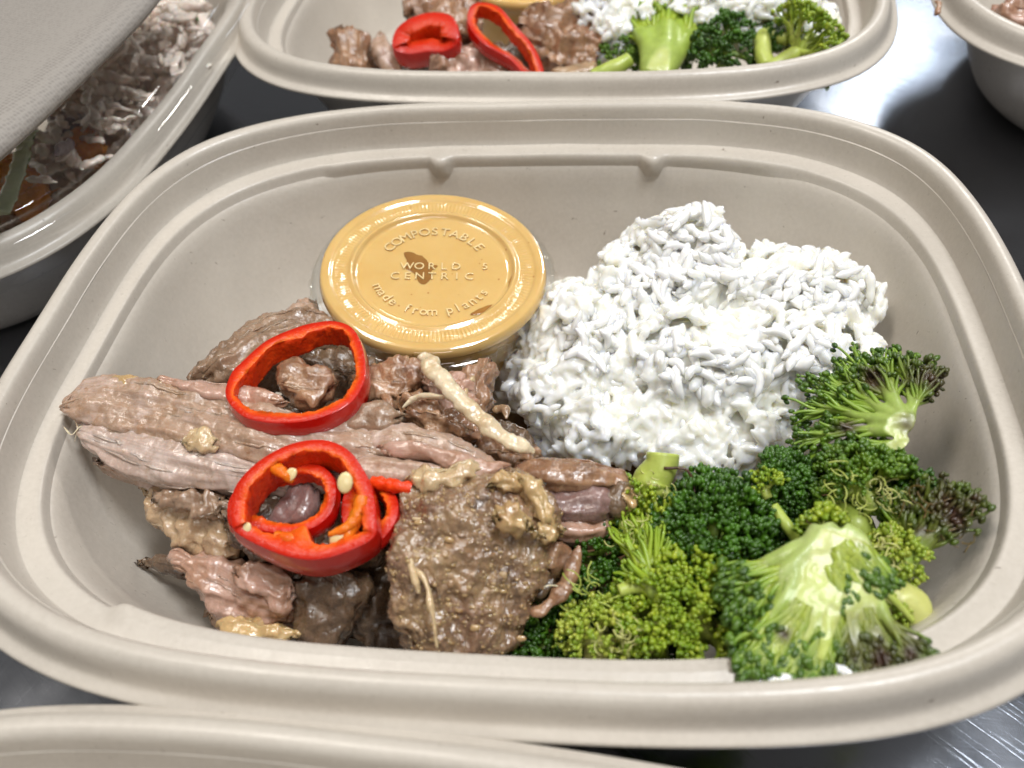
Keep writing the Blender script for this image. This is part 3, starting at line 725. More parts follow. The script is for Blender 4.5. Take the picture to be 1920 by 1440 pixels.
    if fray:
        g = np.random.default_rng(seed + 500); KF = 12; QF = []; nf = int(fray * ln * wid * 2.2)
        topj = np.where(sy > .25)[0]; Nn = unit(N_)
        for _ in range(nf):
            j = int(g.choice(topj)); i0 = g.integers(0, max(1, nu - 4)); Lf = g.uniform(.3, 1.3) / res; dj = g.uniform(-.12, .12) * nv * .15
            tt_ = np.linspace(0, 1, KF); iu = i0 + tt_ * Lf; jj = (np.round(j + dj * tt_)).astype(int) % nv
            over = np.maximum(iu - (nu - 1), 0); ic = np.minimum(iu, nu - 1).astype(int)
            if over.max() > .45 / res: continue
            q = V[ic, jj] + Nn[ic, jj] * (-.006 + .02 * np.sin(tt_ * 3.14) * g.uniform(0, 1) ** 3)[:, None] + T[-1] * (over * res)[:, None]
            QF.append(q + .01 * noise(q * 4)[:, None])
        if QF:
            QF = np.array(QF); RF = g.uniform(.02, .05, (len(QF), 1)) * np.sin(np.linspace(.25, 3.0, KF))[None]
            V2, F2 = tubes(QF, RF, 5, .6); Fl[0] = np.vstack([F, F2 + len(Vf)]); Vf = np.vstack([Vf, V2]); uvf = np.vstack([uvf, np.stack([np.tile(np.repeat(np.linspace(0, 1, KF), 5), len(QF)), np.repeat(g.uniform(0, 8, len(QF)), KF * 5)], -1)])
    o = obj(name, Vf, Fl, mat, parent, uv=uvf)
    if parent is None: tag(o, label, cat, group)
    return o
def strand(name, pts, r, mat, label=None, parent=None, group='pieces of roast pork in the middle tray', seed=0, wob=0.04, flat=0.7, cat='pork', taper=(0.3, 0.3)):
    q = crspline([P(x, y, h) for x, y, h in pts], max(24, 14 * len(pts))); n = len(q); q = q + wob * np.stack([noise(q * 1.8 + seed), noise(q * 1.8 + 9 + seed), noise(q * 1.8 + 19)], -1)
    t = np.linspace(0, 1, n); rr = r * (taper[0] + (1 - taper[0]) * np.clip(t / .15, 0, 1)) * (taper[1] + (1 - taper[1]) * np.clip((1 - t) / .25, 0, 1)) * (1 + 0.3 * noise(q * 2.2 + seed))
    V, F = tubes(q[None], rr[None], 14, flat); Nn = V - np.repeat(q, 14, 0)
    V = V + unit(Nn) * (r * 0.35 * fbm(V * np.array([1, 1, 1]), 3.0, 3))[:, None]
    uv = np.stack([np.repeat(t * 4, 14), np.tile(np.linspace(0, 2 * r, 14), n)], -1)
    V = np.vstack([V, q[0], q[-1]]); i = np.arange(14); uv = np.vstack([uv, [[0, 0], [4, 0]]])
    caps = np.vstack([np.stack([(i + 1) % 14, i, np.full(14, len(V) - 2)], -1), np.stack([(n - 1) * 14 + i, (n - 1) * 14 + (i + 1) % 14, np.full(14, len(V) - 1)], -1)])
    o = obj(name, V, [F, caps], mat, parent, uv=uv)
    if parent is None: tag(o, label, cat, group)
    return o
def meatthing(name, label, px, py, z): return thing(name, label, 'pork', P(px, py, z), 'pieces of roast pork in the middle tray')

M_TEND = m_meat('pork_tendon', (0.72, 0.60, 0.42), (0.60, 0.45, 0.27), (0.42, 0.28, 0.14), 0.35, 0.1, 0.3, 0.8, 0.7)
M_PURP = m_meat('pork_mauve', (0.30, 0.19, 0.17), (0.20, 0.115, 0.10), (0.09, 0.05, 0.04), 0.5, 0.3, 0.28, 1.0, 0.8)
M_TAN = m_meat('pork_tan', (0.46, 0.32, 0.19), (0.32, 0.20, 0.11), (0.16, 0.09, 0.05), 0.45, 0.3, 0.2, 0.3, 1.0)
M_FATTY = m_meat('pork_yellow_fat', (0.62, 0.43, 0.20), (0.48, 0.31, 0.14), (0.26, 0.16, 0.07), 0.4, 0.2, 0.15, 0.1, 0.6)
M_LILAC = m_meat('pork_lilac', (0.60, 0.475, 0.42), (0.47, 0.345, 0.285), (0.34, 0.20, 0.11), 0.42, 0.25, 0.32, 1.3, 0.5, None, .6)
# long pale slice across the left half
ps = meatthing('pork_slice', 'long pale slice of pork under the chili rings, its left end on the tray wall', 450, 850, -3)
slab('upper_muscle', [(126, 744, 126, 785, -.95, -1.0, .5), (180, 712, 178, 800, -.82, -1.0, .6), (300, 718, 296, 832, -.78, -1.05, .8), (420, 744, 424, 862, -.72, -1.05, .9), (540, 775, 556, 885, -.78, -1.1, .9), (680, 800, 690, 885, -.95, -1.2, .8), (770, 830, 780, 890, -1.1, -1.3, .6)], M_PALE, parent=ps, bulge=.30, amp=.09, fib=.055, fine=.012, seed=1, res=.04, fray=1.0)
slab('lower_muscle', [(140, 782, 168, 850, -1.15, -1.35, .4), (240, 802, 236, 888, -1.05, -1.45, .5), (340, 832, 330, 914, -1.0, -1.5, .6), (440, 858, 440, 925, -1.0, -1.55, .6), (560, 878, 570, 926, -1.05, -1.55, .6), (700, 882, 706, 915, -1.1, -1.5, .5)], M_LILAC, parent=ps, bulge=.26, amp=.07, fib=.06, fine=.01, seed=14, res=.04, fray=1.2)
slab('fat_edge', [(178, 711, 182, 730, -.74, -.76, .25), (240, 706, 245, 735, -.70, -.72, .25), (300, 712, 305, 742, -.68, -.72, .22), (345, 722, 350, 745, -.66, -.7, .2)], M_JELLY, parent=ps, bulge=.12, amp=.08, fib=.01, seed=2)
slab('fat_lump', [(345, 815, 350, 845, -.72, -.78, .2), (375, 805, 385, 848, -.68, -.75, .25), (405, 812, 412, 842, -.7, -.76, .2)], M_FAT, parent=ps, bulge=.12, amp=.12, fr=2, fib=.01, seed=4)
slab('pork_slice', [(170, 850, 200, 890, -1.6, -1.8, .4), (260, 865, 270, 915, -1.7, -2.0, .5), (380, 890, 390, 930, -1.8, -2.1, .5), (500, 890, 500, 925, -1.8, -2.1, .5)], M_PALE, 'pale flap of pork just below the long slice, against the left wall', bulge=.2, amp=.12, seed=3)
slab('pork_strip', [(590, 812, 600, 822, -.9, -.95, .4), (650, 770, 660, 815, -.75, -.9, .5), (700, 755, 715, 810, -.7, -.85, .5), (745, 768, 752, 790, -.75, -.8, .4)], M_GREY, 'short brown edged strip of pork right of the upper chili ring', bulge=.25, amp=.12, fib=.05, seed=5)
slab('pork_strip', [(640, 822, 650, 855, -.9, -1.0, .4), (740, 805, 745, 850, -.8, -.95, .5), (840, 820, 830, 870, -.85, -1.0, .5), (900, 845, 890, 890, -.95, -1.1, .5), (950, 868, 935, 900, -1.05, -1.15, .3)], M_PALE, 'pale grey strip of pork reaching right toward the rice', bulge=.22, amp=.12, fib=.06, seed=6)
slab('pork_strip', [(718, 832, 722, 850, -.62, -.66, .2), (780, 828, 785, 856, -.55, -.6, .3), (850, 845, 840, 878, -.6, -.7, .35), (910, 868, 885, 900, -.72, -.85, .35), (952, 868, 930, 892, -.8, -.9, .2)], M_PINK, 'rosy pink tendon of pork lying on the pale strip', bulge=.2, amp=.07, fib=.05, seed=7)
slab('pork_strip', [(660, 855, 665, 905, -.78, -.95, .4), (740, 862, 745, 912, -.75, -.98, .45), (810, 872, 805, 915, -.8, -1.0, .4), (836, 885, 832, 905, -.9, -1.0, .3)], M_PALE, 'smooth whitish strip of pork above the big glazed chunk', bulge=.22, amp=.06, fib=.04, seed=8)
slab('pork_strip', [(298, 708, 305, 722, -.62, -.66, .2), (370, 715, 372, 745, -.55, -.62, .25), (450, 722, 455, 760, -.55, -.65, .3), (530, 740, 535, 765, -.6, -.7, .3)], M_PINK, 'thin pink strip of pork running under the upper chili ring', bulge=.15, amp=.08, fib=.05, seed=9)
# behind the ring
slab('pork_piece', [(360, 700, 380, 735, -1.2, -1.3, .8), (410, 655, 450, 720, -1.1, -1.2, 1.0), (470, 610, 530, 690, -1.3, -1.4, 1.2), (540, 590, 600, 660, -1.7, -1.8, 1.2), (600, 600, 650, 650, -2.0, -2.1, 1.0)], M_GREY, 'grey brown skinned piece of pork behind the upper chili ring', bulge=.45, amp=.16, fib=.04, seed=10)
slab('pork_piece', [(575, 560, 600, 575, -2.0, -2.0, .5), (545, 585, 590, 615, -1.8, -1.9, .8), (515, 615, 560, 650, -1.7, -1.8, .8)], M_PALE, 'pale ragged tip of pork poking up left of the sauce cup', bulge=.3, amp=.18, seed=11)
slab('pork_nugget', [(525, 700, 528, 725, -.75, -.85, .5), (555, 680, 550, 755, -.55, -.85, .8), (595, 688, 592, 765, -.5, -.85, .8), (625, 702, 625, 735, -.7, -.85, .5)], M_BROWN, 'round browned nugget of pork seen inside the upper chili ring', bulge=.4, amp=.18, fr=1.6, fine=.03, seed=12)
slab('pork_piece', [(560, 640, 580, 700, -2.0, -1.9, 1), (620, 640, 640, 720, -2.2, -1.8, 1), (680, 670, 690, 760, -2.2, -1.7, 1), (720, 700, 720, 780, -2.2, -1.7, 1)], M_DARK, 'pork piece coloured dark as the shade between the upper ring and the sauce cup', bulge=.3, amp=.25, seed=13)  # shade of the gap is put into its dark colour
# shreds in front of the cup
for k, (s, m, lb) in enumerate([
    ([(672, 705, 680, 745, -1.5, -1.3, .6), (705, 685, 715, 750, -1.3, -1.2, .8), (745, 680, 755, 745, -1.2, -1.1, .8), (775, 700, 785, 740, -1.3, -1.2, .5)], M_BROWN, 'knobbly shred of pork right of the upper chili ring, below the sauce cup'),
    ([(765, 690, 790, 720, -1.4, -1.3, .6), (800, 690, 820, 760, -1.3, -1.3, .8), (850, 705, 860, 780, -1.4, -1.3, .8), (880, 730, 885, 775, -1.5, -1.5, .5)], M_PINK, 'pinkish shred of pork under the upper end of the white tendon'),
    ([(905, 680, 925, 690, -1.9, -1.9, .4), (870, 700, 920, 730, -1.7, -1.8, .7), (850, 730, 905, 780, -1.6, -1.8, .8), (840, 770, 880, 800, -1.7, -1.8, .6)], M_BROWN, 'ragged upright shred of pork between the sauce cup and the rice'),
    ([(745, 750, 755, 790, -1.3, -1.1, .4), (800, 760, 810, 810, -1.3, -1.2, .6), (860, 790, 865, 825, -1.5, -1.4, .6), (900, 800, 900, 825, -1.7, -1.7, .4)], M_BROWN, 'brown shred of pork in the gap above the pale strip'),
    ([(900, 825, 900, 850, -1.6, -1.5, .4), (940, 825, 940, 860, -1.7, -1.5, .5), (985, 840, 980, 868, -1.9, -1.6, .5), (1010, 850, 1005, 870, -2.1, -1.9, .3)], M_BROWN, 'small brown shred of pork beside the lower tip of the white tendon')]):
    slab('pork_shred', s, m, lb, bulge=.35, amp=.26, fr=1.9, fib=.08, fine=.03, seed=20 + k, rag=.4)
strand('pork_strand', [(905, 690, -1.6), (880, 720, -1.3), (868, 760, -1.2), (880, 790, -1.3)], .10, M_FAT, 'thin fatty strand of pork hanging left of the rice', seed=4)
strand('pork_strand', [(700, 725, -1.1), (722, 745, -.95), (735, 770, -.9)], .13, M_BROWN, 'stubby strand of pork just right of the upper chili ring', seed=5)
strand('pork_strand', [(925, 770, -1.5), (945, 765, -1.4), (950, 785, -1.4)], .10, M_GLAZE, 'tiny reddish crumb of pork at the edge of the rice', seed=6)
# white tendon
td = meatthing('pork_tendon', 'long off white tendon lying diagonally between the sauce cup and the pork', 890, 750, -1.5)
strand('tendon', [(792, 664, -.35), (815, 695, -.3), (850, 735, -.32), (890, 775, -.42), (935, 815, -.6), (975, 835, -.8), (1000, 850, -1.0)], .21, M_TEND, parent=td, seed=1, flat=.65, wob=.06, taper=(.7, .35))
strand('side_strand', [(845, 740, -.4), (810, 742, -.55), (780, 748, -.7), (755, 765, -.8)], .07, M_TEND, parent=td, seed=2)
CRUST = m_meat('seasoning_crumb', (0.46, 0.31, 0.15), (0.30, 0.18, 0.08), (0.12, 0.06, 0.03), 0.5, 0.3, 0.15, 0.1, 0.5)
# big glazed chunk
ck = meatthing('pork_chunk', 'largest glazed brown chunk of pork at the front centre of the middle tray', 880, 1080, -4)
slab('chunk', [(775, 893, 955, 880, -1.15, -1.35, 1.8), (748, 930, 1035, 925, -1.0, -1.25, 2.0), (738, 985, 1055, 985, -.95, -1.3, 2.2), (728, 1045, 1030, 1035, -1.15, -1.6, 2.2), (732, 1110, 1010, 1100, -1.6, -2.0, 2.0), (740, 1180, 985, 1165, -2.1, -2.5, 1.8), (750, 1245, 950, 1250, -2.7, -3.1, 1.4)], M_GLAZE, parent=ck, bulge=.50, amp=.22, fr=1.0, fib=.0, fine=.045, finef=9, seed=30, p=.6, res=.033, rag=.2, fray=.6, crust=1500)
for k, s in enumerate([[(910, 900, 935, 925, -.45, -.5, .3), (945, 885, 1000, 930, -.5, -.65, .35), (975, 910, 1040, 965, -.55, -.8, .4), (1000, 960, 1050, 1005, -.7, -1.0, .3)],
                       [(925, 950, 935, 985, -.35, -.4, .25), (955, 945, 975, 1000, -.35, -.5, .3), (985, 960, 1000, 1000, -.5, -.6, .2)],
                       [(1000, 985, 1010, 1020, -.8, -.9, .3), (1030, 975, 1045, 1015, -.85, -1.0, .3), (1050, 985, 1058, 1000, -1, -1.1, .2)],
                       [(760, 890, 765, 915, -.75, -.8, .2), (800, 880, 805, 920, -.6, -.65, .25), (860, 875, 865, 910, -.62, -.66, .25), (900, 872, 905, 900, -.7, -.75, .2)]]):
    slab('glaze_lump', s, M_JELLY if k < 3 else M_FAT, parent=ck, bulge=.22, amp=.16, fr=2.2, fib=.01, fine=.04, seed=40 + k)
strand('fat_strand', [(775, 1060, -.95), (800, 1100, -1.05), (812, 1150, -1.3), (822, 1215, -1.75)], .085, M_FAT, parent=ck, seed=7)
strand('fat_strand', [(768, 1040, -.85), (778, 1075, -.98), (785, 1110, -1.15)], .10, M_FAT, parent=ck, seed=8)
for k in range(22):
    x, y = random.uniform(750, 1020), random.uniform(905, 1215)
    zz = np.interp(y, [900, 985, 1045, 1110, 1180, 1245], [-.62, -.52, -.8, -1.25, -1.8, -2.4]) - .12 - (0.25 * max(0, (x - 960) / 60))
    c = P(x, y, zz); r = random.uniform(.04, .09)
    V, F = blobs(c[None], RT[None] * r * random.uniform(1, 2), UP[None] * r, -FW[None] * r * .6, sphere_t(12, 8)); V += 0.05 * noise(V * 4 + k)[:, None]
    obj('glaze_drop', V, F, random.choice([M_JELLY, M_GLAZE, M_FAT]), ck)
# fibrous piece on the right of the chunk
fb = meatthing('pork_chunk', 'split fibrous chunk of pork between the rice and the dark broccoli head', 1080, 940, -3)
slab('upper_layer', [(965, 870, 975, 905, -1.3, -1.25, .5), (1030, 868, 1040, 915, -1.2, -1.15, .6), (1100, 873, 1105, 915, -1.2, -1.2, .6), (1150, 880, 1150, 915, -1.35, -1.35, .5), (1172, 890, 1170, 925, -1.5, -1.5, .4)], M_BROWN, parent=fb, bulge=.25, amp=.1, fib=.10, seed=50)
slab('middle_layer', [(1000, 915, 1010, 960, -1.5, -1.5, .5), (1060, 908, 1065, 975, -1.45, -1.5, .7), (1110, 908, 1118, 972, -1.5, -1.55, .7), (1140, 915, 1140, 960, -1.6, -1.6, .5)], M_PURP, parent=fb, bulge=.2, amp=.1, fib=.09, seed=51)
slab('lower_layer', [(1030, 975, 1045, 1005, -1.7, -1.8, .5), (1080, 972, 1085, 1012, -1.7, -1.8, .7), (1125, 965, 1135, 1005, -1.75, -1.85, .6), (1140, 965, 1143, 985, -1.8, -1.85, .4)], M_PINK, parent=fb, bulge=.2, amp=.08, fib=.08, seed=52)
slab('end_lump', [(1130, 895, 1130, 955, -1.6, -1.6, .5), (1155, 900, 1158, 960, -1.55, -1.6, .5), (1175, 910, 1178, 950, -1.6, -1.7, .3)], M_DARK, parent=fb, bulge=.25, amp=.2, seed=53)
slab('end_lump', [(1160, 915, 1165, 945, -1.35, -1.4, .3), (1180, 912, 1185, 960, -1.35, -1.45, .3), (1195, 925, 1196, 945, -1.45, -1.5, .2)], M_JELLY, parent=fb, bulge=.2, amp=.15, seed=54)
# curl
cu = meatthing('pork_curl', 'curled strip of pork at the right foot of the largest chunk', 1040, 1090, -3)
slab('curl_base', [(1000, 1035, 1005, 1080, -1.7, -1.8, .5), (1035, 1022, 1040, 1075, -1.7, -1.9, .6), (1068, 1035, 1068, 1065, -1.9, -2.0, .4)], M_BROWN, parent=cu, bulge=.25, amp=.2, seed=55)
strand('curl_strip', [(988, 1140, -2.2), (1015, 1145, -2.1), (1045, 1120, -2.0), (1068, 1085, -1.9), (1080, 1050, -1.8), (1086, 1022, -1.7)], .16, M_BROWN, parent=cu, seed=9, flat=.6)
slab('curl_inside', [(985, 1080, 990, 1120, -2.2, -2.3, .5), (1020, 1070, 1025, 1120, -2.3, -2.4, .5), (1055, 1075, 1050, 1105, -2.4, -2.5, .4)], M_DARK, parent=cu, bulge=.2, amp=.2, seed=56)
# lower left pieces
slab('pork_piece', [(262, 900, 270, 915, -2.0, -2.1, .3), (290, 905, 280, 960, -2.0, -2.3, .4), (350, 925, 320, 1010, -2.0, -2.5, .6), (410, 930, 380, 1045, -2.0, -2.6, .7), (460, 950, 440, 1070, -2.1, -2.6, .7)], M_TAN, 'tan fatty piece of pork left of the large lower chili ring', bulge=.35, amp=.22, fr=1.3, fib=.03, seed=60, rag=.35)
slab('pork_piece', [(290, 925, 300, 940, -1.75, -1.8, .3), (340, 915, 345, 960, -1.6, -1.8, .4), (390, 920, 395, 975, -1.55, -1.8, .4), (430, 930, 430, 980, -1.6, -1.8, .4)], M_GREY, 'greyish torn piece of pork under the lower flap of the long slice', bulge=.25, amp=.25, fr=2, fib=.03, seed=61)
slab('pork_piece', [(320, 1038, 325, 1060, -2.5, -2.7, .3), (370, 1035, 360, 1095, -2.4, -2.8, .5), (430, 1055, 400, 1140, -2.5, -3.1, .7), (500, 1075, 440, 1175, -2.5, -3.3, .8), (555, 1085, 500, 1190, -2.5, -3.4, .8), (590, 1095, 550, 1185, -2.6, -3.4, .6)], M_PINK, 'pink folded piece of pork below the large chili ring at the front left', bulge=.4, amp=.2, fr=1.2, fib=.10, seed=62, rag=.3)
slab('pork_piece', [(440, 1060, 445, 1090, -2.0, -2.2, .2), (470, 1055, 480, 1110, -1.9, -2.3, .3), (540, 1070, 530, 1150, -2.0, -2.6, .4), (560, 1090, 555, 1120, -2.2, -2.5, .3)], M_PINK, 'thin rosy flap of pork directly under the large chili ring', bulge=.2, amp=.2, fr=1.6, fib=.08, seed=67)
slab('pork_piece', [(416, 1160, 418, 1190, -2.7, -2.85, .4), (460, 1152, 455, 1200, -2.6, -2.85, .5), (510, 1168, 505, 1205, -2.65, -2.9, .5), (560, 1178, 560, 1202, -2.8, -2.95, .3)], M_FATTY, 'yellowish fat lump of pork on the front left near the rim', bulge=.3, amp=.18, fr=1.8, fib=.01, seed=63)
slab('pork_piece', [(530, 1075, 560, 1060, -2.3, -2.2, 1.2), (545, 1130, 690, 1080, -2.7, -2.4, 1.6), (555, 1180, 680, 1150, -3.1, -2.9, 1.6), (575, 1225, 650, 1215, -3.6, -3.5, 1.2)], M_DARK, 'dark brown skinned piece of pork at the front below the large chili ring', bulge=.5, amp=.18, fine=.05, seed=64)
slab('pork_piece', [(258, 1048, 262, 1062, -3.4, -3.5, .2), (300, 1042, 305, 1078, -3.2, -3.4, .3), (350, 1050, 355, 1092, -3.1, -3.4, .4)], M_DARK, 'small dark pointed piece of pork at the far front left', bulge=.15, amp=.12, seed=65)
slab('pork_piece', [(392, 1130, 395, 1175, -3.6, -3.8, .4), (420, 1125, 425, 1190, -3.6, -3.9, .4), (450, 1140, 450, 1195, -3.7, -3.9, .4)], M_GREY, 'small grey piece of pork tucked behind the fat lump', bulge=.2, amp=.15, seed=66)
slab('pork_piece', [(505, 985, 500, 1000, -1.5, -1.6, .3), (530, 940, 560, 985, -1.3, -1.5, .4), (560, 895, 600, 930, -1.25, -1.35, .4)], M_PURP, 'mauve strip of pork seen through the small inner chili ring', bulge=.2, amp=.12, fib=.06, seed=68)
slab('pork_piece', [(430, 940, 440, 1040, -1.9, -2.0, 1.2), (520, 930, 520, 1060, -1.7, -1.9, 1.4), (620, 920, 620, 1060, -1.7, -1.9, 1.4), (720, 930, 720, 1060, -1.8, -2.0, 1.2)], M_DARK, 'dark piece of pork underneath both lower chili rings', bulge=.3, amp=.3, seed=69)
slab('pork_piece', [(450, 760, 460, 900, -2.6, -2.6, 1.6), (600, 720, 620, 900, -2.6, -2.6, 1.8), (760, 740, 780, 900, -2.6, -2.8, 1.8), (900, 780, 920, 900, -2.9, -2.9, 1.6), (1000, 820, 1010, 900, -3.4, -3.2, 1.2)], M_DARK, 'base filler of pork coloured dark as the shade beneath the slices', bulge=.3, amp=.3, seed=70)  # filler below the slices, shade painted in by the dark colour
slab('pork_piece', [(600, 1040, 620, 1180, -3.2, -4.0, 1.2), (690, 1030, 700, 1215, -3.0, -4.2, 1.2), (770, 1030, 780, 1230, -3.0, -4.2, 1)], M_DARK, 'added pork coloured dark as the shade between the front left pieces and the largest chunk', bulge=.2, amp=.3, seed=71)  # filler added over the bare floor, its dark colour stands for shade
slab('pork_piece', [(300, 960, 330, 1000, -3.2, -3.5, .8), (380, 960, 400, 1120, -3.0, -3.9, 1.0), (480, 980, 490, 1150, -3.0, -4.0, 1.0), (580, 990, 590, 1150, -3.0, -4.0, 1.0)], M_DARK, 'added pork coloured dark as the shade under the tan piece at the front left', bulge=.2, amp=.3, seed=72)  # added below the tan piece, hollow's shade is in its colour
jx = crclosed([(-8.6, -3.2), (-8.0, -5.0), (-6.0, -6.0), (-2, -6.3), (3, -6.2), (7, -5.5), (8.2, -3), (7, 0), (2, 1), (-3, 1.5), (-7, .5)], 200); jc = jx.mean(0)
Vj = np.vstack([np.column_stack([jc + (jx - jc) * s_, np.full(200, zj)]) for s_, zj in ((1, -5.24), (.985, -5.17), (.95, -5.15), (.6, -5.145))] + [[[*jc, -5.145]]]); ii = np.arange(200)
tag(obj('floor_shade', Vj, [grid(4, 200, False, True), np.stack([600 + ii, np.full(200, 800), 600 + (ii + 1) % 200], -1)], m_plain('shading', (0.12, 0.06, 0.025), 0.08, 0.0, (0.001, 0.001, 0.001), 0.1, 1, (0.20, 0.11, 0.05), 0.6, 1.0)), 'thin added sheet, dark brown as juice on the floor of the middle tray', 'shading')  # dark sheet added so the floor reads as shaded
for k, (pts_, r_) in enumerate([([(120, 800, -1.2), (135, 815, -1.1), (150, 800, -1.0), (165, 806, -1.0)], .018), ([(128, 770, -1.0), (145, 800, -1.05), (140, 830, -1.3)], .015), ([(1050, 1100, -1.9), (1030, 1098, -1.75), (1012, 1104, -1.8)], .018)]):
    strand('meat_hair', pts_, r_, M_TEND, ('fine pale thread of meat at the left tip of the long slice', 'second fine thread hanging from the left tip of the long slice', 'fine pale thread inside the curled strip of pork')[k], seed=k, wob=.02)
GREEN2 = dict(core=(0.50, 0.56, 0.16), mid=(0.30, 0.44, 0.05), tip=(0.16, 0.28, 0.02), bud=(0.035, 0.095, 0.008), bud2=(0.13, 0.24, 0.015))
BRIGHT2 = dict(core=(0.60, 0.64, 0.24), mid=(0.40, 0.50, 0.06), tip=(0.16, 0.30, 0.02), bud=(0.04, 0.10, 0.010), bud2=(0.14, 0.26, 0.02))
# ------------------------------------------------------------------ broccoli
SPH = sphere_t(7, 5)
GREEN = dict(core=(0.48, 0.56, 0.12), mid=(0.31, 0.45, 0.03), tip=(0.13, 0.26, 0.012), bud=(0.050, 0.13, 0.008), bud2=(0.17, 0.29, 0.018))
BRIGHT = dict(core=(0.54, 0.60, 0.16), mid=(0.38, 0.49, 0.035), tip=(0.24, 0.38, 0.02), bud=(0.18, 0.31, 0.015), bud2=(0.42, 0.50, 0.03))
DARKG = dict(core=(0.34, 0.44, 0.08), mid=(0.13, 0.25, 0.018), tip=(0.05, 0.15, 0.008), bud=(0.022, 0.068, 0.005), bud2=(0.080, 0.21, 0.010))
YEL = dict(core=(0.62, 0.62, 0.24), mid=(0.52, 0.55, 0.11), tip=(0.34, 0.45, 0.04), bud=(0.22, 0.35, 0.02), bud2=(0.50, 0.52, 0.07))
def mixcol(a, b, t): return np.asarray(a)[None] * (1 - t[:, None]) + np.asarray(b)[None] * t[:, None]
def floret(label, base, crown, R, r0, pal, cone=80, flat=1.0, cut=None, K=260, nb=5, bs=0.062, seed=0, char=0.0, charp=None, fork=0.45, group='broccoli florets in the middle tray', gn=9, thick=1.0, wob=0.10, budlen=1.3):
    """base, crown: (px,py,z). stem runs base -> fork, branches fan out to a shell of buds of radius R about the fork"""
    g = np.random.default_rng(seed)
    B = P(*base) if len(base) == 3 and base[0] > 25 or base[1] > 25 else np.array(base, float); Cc = P(*crown) if crown[0] > 25 or crown[1] > 25 else np.array(crown, float)
    D = unit(Cc - B); Fk = B + (Cc - B) * fork; A_, B_, _ = frame(D)
    if cut is not None:
        view = unit(-FW * cut[0] + UP * cut[1] + RT * cut[2]); nrm = unit(view - D * (view @ D)); sidev = np.cross(D, nrm)
    else: nrm, sidev = A_, B_
    Rr = np.linalg.norm(Cc - Fk) + R * 0.45
    # shell directions
    i = np.arange(K * 6) + 0.5; ca = 1 - (1 - math.cos(math.radians(cone))) * i / (K * 6); sa = np.sqrt(1 - ca ** 2); ph = i * 2.39996
    d = np.stack([sa * np.cos(ph), sa * np.sin(ph), ca], -1) + g.normal(size=(K * 6, 3)) * 0.05
    if cut is not None: d = d[d[:, 0] < 0.25 * g.uniform(size=len(d))]
    d[:, 0] *= flat
    d = d[g.permutation(len(d))[:K]]
    W = lambda q: q[:, 0:1] * nrm + q[:, 1:2] * sidev + q[:, 2:3] * D
    dw = W(d); lenv = Rr * (1 + 0.16 * noise(dw * 2.2 + seed * 3.3) + 0.05 * g.normal(size=len(d)))
    tips = Fk + unit(dw) * (lenv * np.linalg.norm(dw, axis=1) ** 0.5)[:, None]
    n1 = gn; c1 = tips[g.choice(len(tips), n1, replace=False)]
    for _ in range(6):
        a1 = np.argmin(((tips[:, None] - c1[None]) ** 2).sum(-1), 1)
        c1 = np.array([tips[a1 == k].mean(0) if (a1 == k).any() else c1[k] for k in range(n1)])
    n2 = min(len(tips) // 4, n1 * 6); c2 = tips[g.choice(len(tips), n2, replace=False)]
    for _ in range(6):
        a2 = np.argmin(((tips[:, None] - c2[None]) ** 2).sum(-1), 1)
        c2 = np.array([tips[a2 == k].mean(0) if (a2 == k).any() else c2[k] for k in range(n2)])
    p2p = np.argmin(((c2[:, None] - c1[None]) ** 2).sum(-1), 1)
    N1 = Fk + (c1 - Fk) * 0.42; N2 = N1[p2p] + (c2 - N1[p2p]) * 0.52
    def curve(a, b, da, K_=7, w=wob):
        t = np.linspace(0, 1, K_)[None, :, None]; L = np.linalg.norm(b - a, axis=1)[:, None, None]
        c1_ = a + da * L[:, 0] * 0.4; q = (1 - t) ** 2 * a[:, None] + 2 * (1 - t) * t * c1_[:, None] + t ** 2 * b[:, None]
        return q + w * L * np.sin(t * np.pi) * g.normal(size=(len(a), 1, 3)) * 0.5
    root = thing('broccoli_floret', label, 'broccoli', np.minimum(B, Cc) * [1, 1, 1], group)
    parts = []
    t7 = np.linspace(0, 1, 7)
    # main stem
    s = np.linspace(0, 1, 14); q = B + (Fk + D * 0.25 * Rr - B) * s[:, None] + 0.06 * np.stack([noise(np.stack([s * 2, s * 0 + seed, s * 0], -1)), noise(np.stack([s * 2, s * 0 + seed + 5, s * 0], -1)), 0 * s], -1)
    rr = r0 * (1.0 + 0.25 * s ** 2) * np.where(s > .85, 1 - (s - .85) * 4.5, 1); V, F = tubes(q[None], rr[None], 16)
    V = V + unit(V - np.repeat(q, 16, 0)) * (0.10 * r0 * noise(V * 2 + seed))[:, None]; V = np.vstack([V, q[0]]); i = np.arange(16)
    col = np.vstack([mixcol(pal['core'], pal['mid'], np.repeat(np.clip(.25 + .3 * s, 0, 1), 16)), [pal['core']]]); parts.append((V, [F, np.stack([(i + 1) % 16, i, np.full(16, len(V) - 1)], -1)], col))
    a1_ = np.tile(Fk, (n1, 1)); Q = curve(a1_, N1, np.tile(D, (n1, 1)), w=.05); rad = r0 * 0.62 * thick * np.linspace(1.0, 0.62, 7)[None] * np.ones((n1, 1)); V, F = tubes(Q, rad, 9); parts.append((V, F, mixcol(pal['core'], pal['mid'], np.tile(np.repeat(.2 + .3 * t7, 9), n1))))
    d1 = unit(N1 - Fk)[p2p]; Q = curve(N1[p2p], N2, d1); rad = r0 * 0.30 * thick * np.linspace(1.15, 0.6, 7)[None] * np.ones((n2, 1)); V, F = tubes(Q, rad, 7); parts.append((V, F, mixcol(pal['core'], pal['mid'], np.tile(np.repeat(.4 + .5 * t7, 7), n2))))
